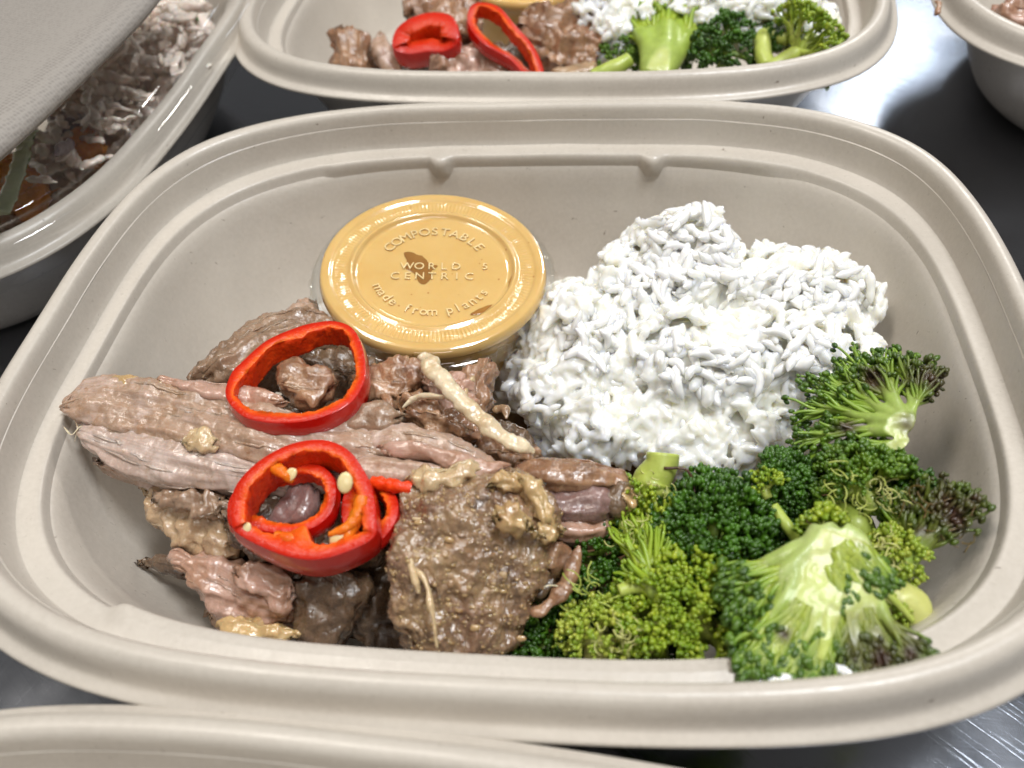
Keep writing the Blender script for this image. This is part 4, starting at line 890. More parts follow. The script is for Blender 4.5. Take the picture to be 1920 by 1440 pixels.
    d2 = unit(N2 - N1[p2p])[a2]; Q = curve(N2[a2], tips, d2, w=wob * 1.6); rad = r0 * 0.135 * thick * np.linspace(1.2, 0.65, 7)[None] * np.ones((len(tips), 1)); V, F = tubes(Q, rad, 5)
    cm = np.tile(np.repeat(t7 ** 1.3, 5), len(tips)); colt = mixcol(pal['mid'], pal['tip'], cm)
    def charring(X, colr, k=1.0):
        if char <= 0: return colr
        c0 = P(*charp[:3]); dd = np.linalg.norm(X - c0, axis=1) / charp[3]; f = np.clip(1.25 - dd + 0.35 * noise(X * 2.3), 0, 1) * char * k
        return colr * (1 - f[:, None]) + np.array([[0.045, 0.022, 0.012]]) * f[:, None]
    parts.append((V, F, charring(V, colt, .95)))
    V, F, C = join(parts)
    obj('stalk', V, F, STEM, root, col=C, kind='stuff' if False else None)
    # buds: a tight cluster at each tip
    m = len(tips); od = unit(tips - Fk); nb = int(nb * 1.6); idx = np.repeat(np.arange(m), nb)
    a_, b_, _ = frame(od); r1 = g.uniform(0, 1, (m * nb)) ** .5 * bs * 2.0; an = g.uniform(0, 6.283, m * nb)
    pos = tips[idx] + (a_[idx] * np.cos(an)[:, None] + b_[idx] * np.sin(an)[:, None]) * r1[:, None] + od[idx] * (g.uniform(-.4, .9, m * nb) * bs)[:, None]
    ax = unit(od[idx] + g.normal(size=(m * nb, 3)) * .35); sz = bs * .8 * g.uniform(.45, 1.25, m * nb)[:, None]; A2, B2, _ = frame(ax)
    V, F = blobs(pos, A2 * sz, B2 * sz, ax * sz * budlen, SPH)
    f = np.clip(g.uniform(0, 1, m)[idx] * .6 + .4 * g.uniform(0, 1, m * nb), 0, 1)
    cb = mixcol(pal['bud'], pal['bud2'], f ** 1.4); cb = np.repeat(cb, len(SPH[0]), 0); cb = charring(V, cb)
    V = V + .012 * noise(V * 14)[:, None]
    obj('buds', V, F, BUD, root, col=cb, kind='stuff')
    return root
def stroke_floret(label, strokes, pal, tips=8, tl=.5, spread=.7, tr=.03, nb=4, bs=.065, seed=0, cut=None, vox=.045, char=0, charp=None, group='broccoli florets in the middle tray', along=.45, budlen=1.4, flat=.7, wob=.2, dimple=.03):
    """halved floret: hand placed branches ((px,py,z) points, start and end radius) fused into one stalk, fine branchlets and buds at their ends"""
    g = np.random.default_rng(seed); K = 20; Q = []; R = []
    for pts, r0_, r1_ in strokes:
        q = crspline([P(*p_) for p_ in pts], K); t = np.linspace(0, 1, K); Q.append(q + .04 * noise(q * 1.5 + seed)[:, None]); R.append(r0_ * (1 - t) ** 1.0 + r1_ * t + 0 * t)
    Q = np.array(Q); R = np.array(R); base = Q[0, 0]
    root = thing('broccoli_floret', label, 'broccoli', Q.reshape(-1, 3).min(0), group)
    V, F = tubes(Q, R, 14); m = len(Q); caps = []; Vc = np.vstack([V, Q[:, 0], Q[:, -1]]); i = np.arange(14)
    for k in range(m):
        b_ = k * K * 14; caps.append(np.stack([b_ + (i + 1) % 14, b_ + i, np.full(14, m * K * 14 + k)], -1)); e_ = b_ + (K - 1) * 14; caps.append(np.stack([e_ + i, e_ + (i + 1) % 14, np.full(14, m * K * 14 + m + k)], -1))
    # sub branches that are still thick enough to fuse
    SB = []; SR = []; TD = []; TP = []
    for k in range(m):
        T = unit(np.gradient(Q[k], axis=0))
        for j in range(tips):
            i0 = int(K * g.uniform(1 - along, .97)); rad0 = max(R[k, i0] * .5, tr * 1.4)
            lat = g.normal(size=3); lat -= T[i0] * (lat @ T[i0]); lat = unit(lat)
            nv = unit(-FW + np.array([0, 0, .35])); lat = lat - nv * (lat @ nv) * (1 - flat)
            d = unit(T[i0] + lat * spread * g.uniform(.2, 1)); L = tl * g.uniform(.6, 1.25) * (1 + .5 * (1 - i0 / K))
            p0 = Q[k, i0] + lat * R[k, i0] * .5; t = np.linspace(0, 1, 8)[:, None]
            bend = unit(g.normal(size=3)) * wob * L
            SB.append(p0 + (d * .6 + T[i0] * .4) * L * t + (d - T[i0]) * .3 * L * t ** 2 + bend * np.sin(t * 2.6) * t); SR.append(rad0 * (1 - t[:, 0]) + tr * t[:, 0]); TD.append(unit(SB[-1][-1] - SB[-1][-3])); TP.append(SB[-1][-1])
    SB = np.array(SB); SR = np.array(SR)
    if cut:
        nv_ = unit(-FW + np.array([0, 0, .35]) + RT * cut[0] + UP * cut[1]); c0_ = P(*cut[2:5])
        hh = (SB - c0_) @ nv_; SB = SB - nv_ * np.maximum(hh + .06, 0)[..., None]; TP = SB[:, -1] - nv_ * g.uniform(0, .15, (len(SB), 1)); TD = unit(SB[:, -1] - SB[:, -3])
    V2, F2 = tubes(SB, SR, 8)
    Vr, Fr = remesh(Vc, [F, np.vstack(caps)], vox) if True else (0, 0)
    Vr = smoothv(Vr, Fr, 5)
    nv = unit(-FW + np.array([0, 0, .35]) + (RT * cut[0] + UP * cut[1] if cut else 0))
    if cut:   # the knife's flat face: everything proud of the plane is pressed back on to it
        c0 = P(*cut[2:5]); h = (Vr - c0) @ nv; lim = .03 * noise(Vr * 1.1) + .015 * noise(Vr * 5)
        ex = np.maximum(h - lim, 0); Vr = Vr - nv * (ex * .93)[:, None]; face = sstep(0, .05, ex)
    else: face = np.zeros(len(Vr))
    Vr = Vr + dimple * nv * noise(Vr * 2.2)[:, None]
    dist = np.linalg.norm(Vr - base, axis=1); Lm = np.linalg.norm(Q[:, -1] - base, axis=1).max()
    t = np.clip(dist / Lm * 1.15 - .1 + .15 * noise(Vr * 1.5), 0, 1)
    Cr = mixcol(pal['core'], pal['mid'], t); Cr = Cr * (1 - .25 * (1 - face)[:, None] * np.array([[1, .6, 1]])) + face[:, None] * .0
    Ct = mixcol(pal['mid'], pal['tip'], np.tile(np.repeat(np.linspace(0, 1, 8), 8), len(SB)))
    def ch_(X, c):
        if not char: return c
        f = 0
        for cp in ([charp] if not hasattr(charp[0], '__len__') else charp):
            f = np.maximum(f, np.clip(1.2 - np.linalg.norm(X - P(*cp[:3]), axis=1) / cp[3] + .45 * noise(X * 2.6), 0, 1))
        f = f * char; return c * (1 - f[:, None]) + np.array([[.055, .024, .012]]) * f[:, None]
    Va, Fa, Ca = join([(Vr, Fr, ch_(Vr, Cr)), (V2, F2, ch_(V2, Ct))])
    obj('stalk', Va, Fa, STEM, root, col=Ca)
    TP = np.array(TP); TD = np.array(TD); m2 = len(TP); idx = np.repeat(np.arange(m2), nb); a_, b_, _ = frame(TD)
    r1 = g.uniform(0, 1, m2 * nb) ** .5 * bs * 2.1; an = g.uniform(0, 6.283, m2 * nb)
    pos = TP[idx] + (a_[idx] * np.cos(an)[:, None] + b_[idx] * np.sin(an)[:, None]) * r1[:, None] + TD[idx] * (g.uniform(-.6, .9, m2 * nb) * bs)[:, None]
    ax = unit(TD[idx] + g.normal(size=(m2 * nb, 3)) * .35); sz = bs * g.uniform(.65, 1.25, m2 * nb)[:, None]; A2, B2, _ = frame(ax)
    V, F = blobs(pos, A2 * sz, B2 * sz, ax * sz * budlen, SPH); f = np.clip(.6 * g.uniform(0, 1, m2)[idx] + .4 * g.uniform(0, 1, m2 * nb), 0, 1)
    cb = np.repeat(mixcol(pal['bud'], pal['bud2'], f ** 1.4), len(SPH[0]), 0)
    obj('buds', V, F, BUD, root, col=ch_(V, cb), kind='stuff')
    return root
def curls(parent, px, py, z, rad, n, pal, seed=0, r=0.028, size=0.35):
    g = np.random.default_rng(seed); c = P(px, py, z); K = 14; Q = []
    for _ in range(n):
        o = c + RT * g.normal() * rad * .5 + UP * g.normal() * rad * .5 - FW * g.uniform(-.1, .3)
        a, b, _2 = frame(unit(g.normal(size=3) * .6 - FW)); s = size * g.uniform(.5, 1.1); t0 = g.uniform(0, 6.28); t = np.linspace(t0, t0 + g.uniform(1.0, 2.6), K)
        Q.append(o + (a * np.cos(t)[:, None] + b * np.sin(t)[:, None] * g.uniform(.4, 1)) * s * np.linspace(1, .6, K)[:, None])
    V, F = tubes(np.array(Q), r * .72 * np.ones((n, K)) * np.linspace(1, .5, K), 6)
    obj('curled_threads', V, F, STEM, parent, col=np.tile(mixcol(pal['core'], pal['mid'], np.array([.3])), (len(V), 1)), kind='stuff')
def stem_only(label, pts, r, pal, seed=0, group='broccoli florets in the middle tray', name='broccoli_offcut', parent=None, flat=None, buds=0, cutend=True):
    q = crspline([P(*p) for p in pts], 22); S = 18; rr = np.interp(np.linspace(0, 1, 22), np.linspace(0, 1, len(r)), r)
    V, F = tubes(q[None], rr[None], S, flat); V = V + unit(V - np.repeat(q, S, 0)) * (.12 * rr.mean() * fbm(V * 1.2 + seed, 1, 3))[:, None]
    V = np.vstack([V, q[0], q[-1]]); i = np.arange(S)
    caps = np.vstack([np.stack([(i + 1) % S, i, np.full(S, len(V) - 2)], -1), np.stack([21 * S + i, 21 * S + (i + 1) % S, np.full(S, len(V) - 1)], -1)])
    C = mixcol(pal['core'], pal['mid'], np.clip(.35 + .5 * fbm(V, 1.3, 2), 0, 1))
    o = obj(name, V, [F, caps], STEM, parent, col=C)
    if parent is None: tag(o, label, 'broccoli', group)
    return o
# --- the florets
f = stroke_floret('roasted halved broccoli floret leaning on the right wall, its cut face up and edges charred', [
    ([(1702, 800, -.5), (1650, 768, -.75), (1590, 735, -1.0), (1548, 715, -1.15)], 0.186, .07), ([(1700, 795, -.5), (1665, 745, -.75), (1630, 705, -.95), (1605, 678, -1.05)], 0.161, .06),
    ([(1700, 800, -.5), (1640, 785, -.75), (1570, 772, -1.05), (1530, 768, -1.15)], 0.174, .07), ([(1700, 805, -.5), (1640, 808, -.8), (1580, 812, -1.05), (1530, 818, -1.2)], 0.161, .07),
    ([(1695, 798, -.5), (1640, 760, -.8), (1590, 752, -1.0), (1542, 740, -1.15)], 0.136, .06), ([(1700, 815, -.55), (1680, 835, -.75), (1620, 845, -1.0), (1545, 846, -1.2)], 0.136, .08),
    ([(1700, 795, -.5), (1675, 740, -.7), (1660, 700, -.85), (1648, 682, -.95)], 0.136, .06), ([(1700, 790, -.55), (1680, 755, -.75), (1640, 735, -.9), (1580, 700, -1.1)], 0.124, .06),
    ([(1705, 800, -.5), (1712, 765, -.6), (1722, 735, -.65), (1732, 705, -.65)], 0.099, .05), ([(1708, 780, -.55), (1705, 745, -.65), (1702, 715, -.7), (1692, 692, -.8)], 0.074, .05), ([(1712, 770, -.55), (1725, 745, -.6), (1740, 720, -.6)], 0.062, .04)],
    GREEN2, tips=40, tl=.5, spread=.75, tr=.025, vox=.03, seed=1, cut=(-.1, .15, 1660, 775, -.45), char=.95, charp=[(1640, 715, -.8, .55), (1745, 715, -.6, .75), (1706, 790, -.4, .3), (1590, 795, -.8, .32)], along=.7, nb=2, bs=.06)
floret('dark green broccoli head with a pale stem touching the rice', (1372, 915, -2.2), (1485, 912, -1.9), .95, .27, DARKG, cone=105, K=300, nb=5, seed=3, fork=.75)
floret('yellow green sprig with single dark buds in front of the dark head', (1440, 935, -1.5), (1425, 900, -1.3), .4, .10, BRIGHT, cone=80, K=60, nb=2, seed=4, fork=.3, gn=5, bs=.05)
f = floret('broccoli head just below the charred halved floret', (1640, 960, -1.7), (1600, 880, -1.5), 1.05, .20, GREEN, cone=100, K=330, nb=4, seed=5, char=.5, charp=(1600, 860, -1.2, .5), fork=.5)
curls(f, 1595, 935, -1.15, .6, 34, BRIGHT, 6, .024, .3)
curls(f, 1665, 930, -1.2, .4, 30, YEL, 7, .024, .26)
floret('dark broccoli cluster against the right wall behind the curled florets', (1660, 980, -2.6), (1680, 900, -1.9), .9, .2, DARKG, cone=100, K=260, nb=4, seed=6, fork=.4)
f = stroke_floret('slender broccoli floret at the right whose crown is burnt brown', [
    ([(1662, 1120, -2.2), (1690, 1060, -1.8), (1715, 1010, -1.5), (1735, 950, -1.3)], .30, .09), ([(1668, 1115, -2.2), (1705, 1050, -1.8), (1750, 1005, -1.4), (1790, 950, -1.1)], .26, .07), ([(1665, 1120, -2.2), (1700, 1040, -1.7), (1730, 990, -1.4), (1765, 940, -1.15)], .26, .08),
    ([(1670, 1100, -2.1), (1690, 1040, -1.8), (1700, 990, -1.6), (1705, 940, -1.5)], .2, .08), ([(1680, 1080, -2.0), (1690, 1020, -1.7), (1675, 975, -1.6)], .18, .07), ([(1690, 1070, -2.0), (1740, 1015, -1.5), (1785, 985, -1.3), (1800, 955, -1.2)], .16, .06)],
    GREEN, tips=36, tl=.48, spread=.65, seed=7, char=1.0, charp=[(1775, 955, -1.2, 1.1), (1725, 985, -1.4, .5)], along=.5, nb=3, bs=.055, wob=.35)
curls(f, 1755, 965, -1.2, .6, 24, dict(core=(.16, .10, .03), mid=(.12, .06, .02)), 8, .022, .4)
curls(f, 1660, 1040, -1.5, .5, 36, YEL, 9, .026, .24)
floret('pale curly broccoli cluster left of the slender burnt floret', (1690, 1070, -2.2), (1655, 1030, -1.7), .6, .14, YEL, cone=100, K=150, nb=4, seed=8, fork=.4)
floret('domed dark green broccoli head in the centre of the broccoli pile', (1350, 1090, -3.6), (1320, 990, -1.75), 1.55, .35, DARKG, cone=112, K=760, nb=5, seed=9, fork=.62, bs=.07, budlen=1.5)
f = floret('broccoli piece with a squared pale stalk end standing in front of the rice', (1242, 850, -1.2), (1215, 945, -1.9), .7, .36, BRIGHT, cone=85, K=120, nb=4, seed=10, fork=.6, gn=6)
curls(f, 1225, 910, -1.4, .35, 22, YEL, 10, .026, .2)
stem_only('', [(1245, 878, -1.1), (1285, 880, -1.1), (1300, 905, -1.3), (1302, 925, -1.4)], [.035, .03, .03, .02], dict(core=(.06, .025, .015), mid=(.09, .04, .02)), parent=f, name='burnt_tendril')
f = stroke_floret('split broccoli stem with a comb of fine green leaves, left of the dark dome', [
    ([(1262, 1128, -1.85), (1225, 1100, -1.7), (1205, 1070, -1.65), (1190, 1030, -1.7)], .26, .12), ([(1225, 1100, -1.7), (1195, 1060, -1.7), (1175, 1010, -1.75), (1168, 985, -1.8)], .17, .06), ([(1225, 1095, -1.7), (1215, 1050, -1.6), (1205, 1010, -1.65), (1200, 985, -1.7)], .15, .06), ([(1230, 1095, -1.7), (1232, 1065, -1.6), (1240, 1040, -1.6)], .13, .05)],
    BRIGHT, tips=40, tl=.5, spread=.5, tr=.025, seed=11, along=.75, nb=1, bs=.04, wob=.3)
stem_only('', [(1262, 1128, -1.85), (1225, 1105, -1.8), (1190, 1100, -1.8), (1160, 1108, -1.8)], [.24, .20, .15, .12], BRIGHT, 3, parent=f, name='side_stem')
curls(f, 1185, 1000, -1.6, .4, 18, YEL, 12, .02, .3)
floret('bright yellow green broccoli head at the front centre near the rim', (1290, 1180, -3.4), (1318, 1170, -1.75), 1.2, .3, BRIGHT, cone=115, K=620, nb=5, seed=12, fork=.45, bs=.062)
stem_only('round pale cut broccoli stem beside the bright yellow green head', [(1245, 1130, -2.5), (1225, 1180, -2.6), (1222, 1225, -2.9), (1235, 1260, -3.3)], [.30, .36, .36, .3], BRIGHT, 4)
f = stroke_floret('large halved broccoli floret in front with a smooth pale cut face pointing up', [
    ([(1545, 1000, -.45), (1510, 1045, -.5), (1455, 1085, -.6), (1418, 1130, -.75)], .30, .09), ([(1560, 1010, -.4), (1530, 1090, -.5), (1490, 1160, -.7), (1450, 1225, -.85)], .34, .09),
    ([(1590, 1020, -.4), (1575, 1095, -.5), (1556, 1165, -.7), (1540, 1235, -.85)], .30, .07), ([(1600, 1025, -.4), (1615, 1100, -.55), (1632, 1170, -.75), (1668, 1218, -.9)], .28, .08),
    ([(1600, 1030, -.4), (1598, 1110, -.55), (1600, 1180, -.75), (1606, 1230, -.9)], .24, .06), ([(1520, 1040, -.5), (1475, 1115, -.65), (1440, 1170, -.8), (1425, 1225, -.9)], .22, .07),
    ([(1530, 1020, -.5), (1470, 1045, -.6), (1430, 1060, -.7), (1402, 1095, -.85)], .24, .08), ([(1555, 1080, -.55), (1522, 1160, -.75), (1500, 1210, -.85), (1492, 1250, -.95)], .2, .06),
    ([(1612, 1060, -.5), (1645, 1130, -.7), (1680, 1190, -.9), (1700, 1215, -.95)], .18, .06), ([(1575, 1000, -.42), (1605, 1020, -.45), (1614, 1055, -.5)], .28, .24), ([(1540, 1000, -.5), (1570, 1030, -.45), (1590, 1060, -.5)], .34, .3), ([(1530, 1030, -.5), (1560, 1060, -.5), (1580, 1090, -.55)], .3, .25)],
    BRIGHT2, tips=50, tl=.55, spread=.75, tr=.03, seed=13, cut=(-.05, .35, 1560, 1060, -.38), char=1.0, charp=[(1655, 1228, -.9, .75), (1700, 1220, -.9, .5), (1470, 1190, -.75, .18)], along=.5, nb=4, bs=.062, budlen=1.6, wob=.25, vox=.03)
floret('tiny bright yellow green sprig on top of the large pale floret', (1545, 1000, -.8), (1540, 972, -.8), .35, .08, BRIGHT, cone=90, K=40, nb=4, seed=14, fork=.3, gn=4, bs=.07)
f = floret('pale broccoli piece with curly yellow threads at the front left of the pile', (1125, 1250, -3.2), (1120, 1170, -2.2), .75, .28, YEL, cone=70, K=110, nb=3, seed=15, fork=.5, gn=6)
curls(f, 1165, 1190, -1.9, .5, 34, YEL, 15, .026, .26); curls(f, 1110, 1110, -1.9, .6, 24, GREEN, 16, .024, .4)
floret('dark broccoli cluster in the front left corner of the broccoli pile', (1040, 1250, -4.3), (1030, 1180, -3.2), 1.0, .25, DARKG, cone=110, K=300, nb=4, seed=16, fork=.5)
floret('dark broccoli cluster under the fibrous pork chunk', (1130, 1080, -3.6), (1120, 1040, -2.3), .95, .2, DARKG, cone=110, K=330, nb=4, seed=17, fork=.5)
floret('dark broccoli cluster at the bottom of the pile', (1200, 1240, -4.4), (1180, 1190, -3.3), 1.1, .25, DARKG, cone=110, K=300, nb=4, seed=18, fork=.5)
floret('dark broccoli cluster between the dome and the large pale floret', (1440, 1100, -3.8), (1430, 1060, -2.3), 1.0, .2, DARKG, cone=110, K=350, nb=4, seed=19, fork=.5)
f = floret('broccoli offcut with a shiny translucent leaf at the lower right', (1650, 1190, -2.6), (1655, 1130, -2.0), .6, .2, YEL, cone=85, K=90, nb=3, seed=20, fork=.4, gn=5)
stem_only('', [(1635, 1085, -1.4), (1660, 1110, -1.4), (1690, 1140, -1.6), (1712, 1165, -1.8)], [.06, .07, .07, .05], BRIGHT, 5, parent=f, name='thin_stem')
stem_only('', [(1650, 1130, -2.0), (1680, 1120, -1.9), (1710, 1140, -2.0), (1715, 1180, -2.2), (1690, 1200, -2.3)], [.25, .35, .35, .3, .2], YEL, 6, parent=f, name='stem_piece')
stem_only('short green broccoli stem bridging the dark head and the dome', [(1450, 950, -1.4), (1475, 985, -1.45), (1492, 1010, -1.6)], [.12, .12, .1], GREEN, 7)
stem_only('thick green broccoli stem under the curled head at the right', [(1560, 960, -2.3), (1600, 985, -2.2), (1620, 1020, -2.4)], [.3, .4, .3], GREEN, 8)
for k, (x, y, z, a, lb) in enumerate([(1448, 1278, -1.02, .2, 'loose rice grain on the front ledge left of the large pale floret'), (1590, 1268, -1.05, 2.6, 'loose rice grain on the ledge under the large pale floret'), (1012, 905, -1.15, 1.2, 'loose rice grain stuck on the fibrous pork chunk')]):
    v, F_, T_ = GR[k]; c, s_ = math.cos(a), math.sin(a); Vg = v @ np.array([[c, s_, 0], [-s_, c, 0], [0, 0, 1]]) * .9 + P(x, y, z)
    tag(obj('loose_grain', Vg, [F_, T_], RICE), lb, 'rice grain', 'loose grains of rice')
# ------------------------------------------------------------------ back tray
GB = 'pieces of roast pork in the back tray'
slab('pork_piece', [(625, 55, 650, 60, -1.2, -1.2, .8), (618, 85, 690, 75, -1.4, -1.3, 1.2), (625, 120, 700, 115, -1.9, -1.7, 1.2), (640, 150, 690, 150, -2.3, -2.2, 1)], M_BROWN, 'brown pork piece at the left end of the back tray', GB, bulge=.4, amp=.3, fr=1.4, fib=.1, seed=80, res=.09)
slab('pork_piece', [(700, 65, 725, 60, -1.2, -1.2, .5), (698, 95, 735, 90, -1.4, -1.4, .6), (712, 125, 750, 120, -1.8, -1.8, .6), (735, 155, 765, 150, -2.2, -2.2, .6)], M_PALE, 'pale pork strip left of the round chili slice in the back tray', GB, bulge=.25, amp=.15, seed=81, res=.09)
slab('pork_piece', [(800, 120, 830, 155, -1.6, -2.2, .8), (850, 90, 880, 155, -1.3, -2.2, 1), (900, 85, 940, 155, -1.4, -2.2, 1), (960, 120, 985, 155, -1.8, -2.2, .8)], M_PINK, 'pinkish pork piece between the two chili slices in the back tray', GB, bulge=.35, amp=.25, fr=1.4, fib=.08, seed=82, res=.09)
slab('pork_piece', [(960, 30, 985, 80, -.9, -1.3, 1.2), (1030, 10, 1040, 120, -.7, -1.8, 1.4), (1100, 25, 1090, 125, -.9, -1.9, 1.4), (1140, 60, 1130, 120, -1.3, -1.9, 1)], M_BROWN, 'large torn pork piece right of the oval chili ring in the back tray', GB, bulge=.4, amp=.35, fr=1.5, fib=.12, seed=83, res=.09)
slab('pork_piece', [(760, 0, 770, 60, -1.0, -1.4, 1), (830, -20, 840, 60, -.9, -1.3, 1.2), (900, -10, 900, 60, -1.1, -1.5, 1)], M_BROWN, 'brown pork piece behind the round chili slice in the back tray', GB, bulge=.35, amp=.3, fr=1.4, fib=.1, seed=84, res=.09)
slab('pork_piece', [(640, 100, 640, 160, -2.2, -2.8, 1), (800, 80, 800, 160, -2.2, -2.8, 1.2), (960, 80, 960, 160, -2.2, -2.8, 1.2), (1110, 90, 1110, 160, -2.2, -2.8, 1)], M_DARK, 'dark bottom piece of pork in the back tray', GB, bulge=.3, amp=.4, seed=85, res=.1)
slab('pork_piece', [(1030, 130, 1035, 150, -1.9, -2.1, .3), (1080, 122, 1085, 148, -1.8, -2.0, .4), (1120, 122, 1122, 140, -1.9, -2.0, .3)], M_TAN, 'small tan pork strip beside the broccoli in the back tray', GB, bulge=.2, amp=.15, seed=86, res=.08)
GCB = 'red chili slices in the back tray'
chili_ring('round red chili slice in the back tray, its hollow nearly closed', [(736, 88), (742, 55), (770, 33), (810, 22), (845, 28), (859, 50), (858, 78), (835, 95), (800, 96), (762, 100)], [-.9, -.6, -.35, -.25, -.3, -.5, -.8, -1.05, -1.1, -1.1], .75, .62, (0, -.35), 21, GCB, inner_col=(.60, .03, .006), edge_col=(.62, .05, .008))
chili_ring('long oval red chili ring leaning on the pork in the back tray', [(878, 45), (880, 15), (900, 4), (935, 12), (965, 45), (1000, 85), (1018, 125), (1018, 150), (990, 146), (955, 110), (905, 80)], [-.5, -.2, -.1, -.1, -.3, -.8, -1.3, -1.6, -1.7, -1.3, -.8], .5, .26, (.1, -.2), 22, GCB)
sauce_cup(tuple(P(985, -75, -0.9)), (0.05, -0.12), 0.3, 'cup of mustard yellow sauce in the back tray, cut off by the top edge', full=False)
rice_mound('white rice in the back tray behind the broccoli', [E(1400, 25, -1.1, 2.2, 1.6, 1.3), E(1480, 40, -1.2, 1.4, 1.5, 1.2), E(1165, 35, -1.2, 1.3, 1.5, 1.2), E(1290, 20, -1.2, 1.8, 1.6, 1.3)], 1100, 0, seed=3)
GBB = 'broccoli florets in the back tray'
stroke_floret('large light green broccoli floret in the back tray with its stem toward the camera', [
    ([(1228, 150, -1.6), (1220, 100, -1.2), (1200, 60, -1.0), (1185, 40, -.95)], .55, .15), ([(1228, 150, -1.6), (1245, 90, -1.1), (1250, 45, -.85), (1250, 15, -.7)], .6, .18), ([(1230, 150, -1.6), (1270, 95, -1.2), (1295, 60, -1.0), (1305, 40, -.9)], .5, .15), ([(1230, 140, -1.5), (1260, 80, -1.1), (1280, 40, -.85), (1285, 15, -.75)], .4, .12), ([(1230, 130, -1.5), (1225, 70, -1.0), (1220, 30, -.8)], .4, .12)],
    BRIGHT, tips=40, tl=.7, spread=.9, tr=.05, seed=30, cut=(0, .1, 1240, 110, -1.0), nb=4, bs=.085, group=GBB, vox=.09)
fb2 = stem_only('green broccoli stem lying left of the large floret in the back tray', [(1180, 110, -1.2), (1150, 130, -1.4), (1110, 145, -1.6)], [.25, .3, .25], GREEN, 31, group=GBB)
floret('dark green broccoli floret left of the large one in the back tray', (1160, 130, -2.4), (1170, 85, -1.6), .9, .2, GREEN, cone=100, K=120, nb=4, seed=31, fork=.4, group=GBB, bs=.08)
floret('dark green broccoli floret in the middle of the back tray cluster', (1355, 130, -2.1), (1362, 65, -1.0), 1.3, .25, DARKG, cone=105, K=260, nb=4, seed=32, fork=.4, group=GBB, bs=.08)
f = floret('branching broccoli floret at the right end of the back tray', (1440, 130, -1.3), (1540, 72, -.7), .85, .24, BRIGHT, cone=75, K=160, nb=4, seed=33, fork=.45, group=GBB, bs=.085)
stem_only('', [(1445, 135, -1.5), (1430, 100, -1.2), (1435, 65, -1.0), (1480, 75, -1.0)], [.3, .3, .25, .2], BRIGHT, 34, parent=f, name='side_stem')
floret('dark sprig behind the branching floret in the back tray', (1455, 85, -1.5), (1470, 58, -.9), .45, .15, DARKG, cone=100, K=120, nb=4, seed=35, fork=.4, group=GBB, bs=.08)

# ------------------------------------------------------------------ left tray: chicken salad under a clear lid
CHICK = m_meat('chicken', (0.90, 0.80, 0.72), (0.76, 0.62, 0.52), (0.50, 0.36, 0.27), 0.4, 0.2, 0.4, 0.5, 0.6)
PURPLE = m_meat('cabbage_purple', (0.44, 0.36, 0.38), (0.26, 0.19, 0.21), (0.06, 0.035, 0.04), 0.5, 0.4, 0.35, 0.7, 0.8)
CARROT = m_meat('carrot', (0.95, 0.38, 0.06), (0.88, 0.27, 0.03), (0.60, 0.16, 0.02), 0.4, 0.2, 0.25, 0.4, 0.4)
GCH = 'shreds of chicken under the clear lid'
ch = thing('shredded_chicken', 'heap of pale shredded chicken under the clear lid at the upper left', 'chicken', P(270, 120, -3))
g_ = np.random.default_rng(77)
for k in range(190):
    u_ = g_.uniform(); x = 355 - 270 * u_ + g_.normal() * 28; y = 20 + 270 * u_ + g_.normal() * 34; z = -.75 + .35 * g_.normal()
    a = g_.uniform(0, 3.14); L_ = g_.uniform(16, 42)
    m_ = CHICK if (u_ < .8 or g_.uniform() < .75) else PURPLE
    q = [(x - math.cos(a) * L_, y - math.sin(a) * L_ * .7, z + g_.normal() * .2), (x, y, z + .15), (x + math.cos(a) * L_, y + math.sin(a) * L_ * .7, z + g_.normal() * .2)]
    strand('chicken_shred', q, g_.uniform(.08, .22), m_, parent=ch, seed=k, flat=.5, wob=.12)
slab('salad_base', [(-60, 460, 20, 480, -1.9, -2.1, 1), (60, 260, 160, 340, -1.5, -1.8, 1.4), (200, 100, 320, 200, -1.3, -1.6, 1.4), (300, -40, 420, 20, -1.3, -1.6, 1)], CHICK, parent=ch, bulge=.3, amp=.5, seed=90, res=.12)
for k, (s, lb) in enumerate([([(-30, 300, -10, 370, -1.0, -1.2, .8), (30, 290, 40, 380, -.9, -1.2, 1), (85, 320, 80, 375, -1.1, -1.3, .8)], 'orange carrot chunk behind the cucumber strip under the clear lid'),
                             ([(132, 265, 138, 300, -1.1, -1.3, .6), (160, 248, 172, 292, -1.0, -1.2, .8), (190, 258, 196, 285, -1.1, -1.3, .6)], 'orange carrot chunk near the middle of the clear lid edge'),
                             ([(20, 385, 30, 410, -1.2, -1.4, .5), (55, 360, 70, 400, -1.1, -1.3, .7), (85, 350, 100, 380, -1.2, -1.4, .5)], 'lowest orange carrot chunk close to the rim under the clear lid')]):
    slab('carrot_chunk', s, CARROT, lb, 'orange carrot chunks under the clear lid', bulge=.4, amp=.15, fr=1.2, fib=.02, seed=91 + k, cat='carrot', res=.08)
CUC = m_plain('cucumber', (0.78, 0.88, 0.62), 0.25, 0.5, (0.003, 0.003, 0.002), 0.3, 4, (0.60, 0.70, 0.46), 1.3, 0.3)
cs_ = thing('cucumber_strip', 'pale green cucumber strip standing at the left edge under the clear lid', 'cucumber', P(30, 320, -2))
for nm_, pts_, r_, mt_ in (('flesh', [(52, 238, .1), (40, 290, .05), (24, 345, -.1), (5, 400, -.3)], .26, CUC), ('rind', [(62, 240, .0), (50, 292, -.05), (34, 348, -.2), (14, 402, -.4)], .10, m_plain('cucumber_rind', (0.12, 0.28, 0.06), 0.25, 0.1, (0.001, 0.001, 0.001), 0.2, 5, (0.22, 0.40, 0.10), 2, 0.3))):
    strand(nm_, pts_, r_, mt_, parent=cs_, seed=3, flat=.35, wob=.02, taper=(.9, .8))
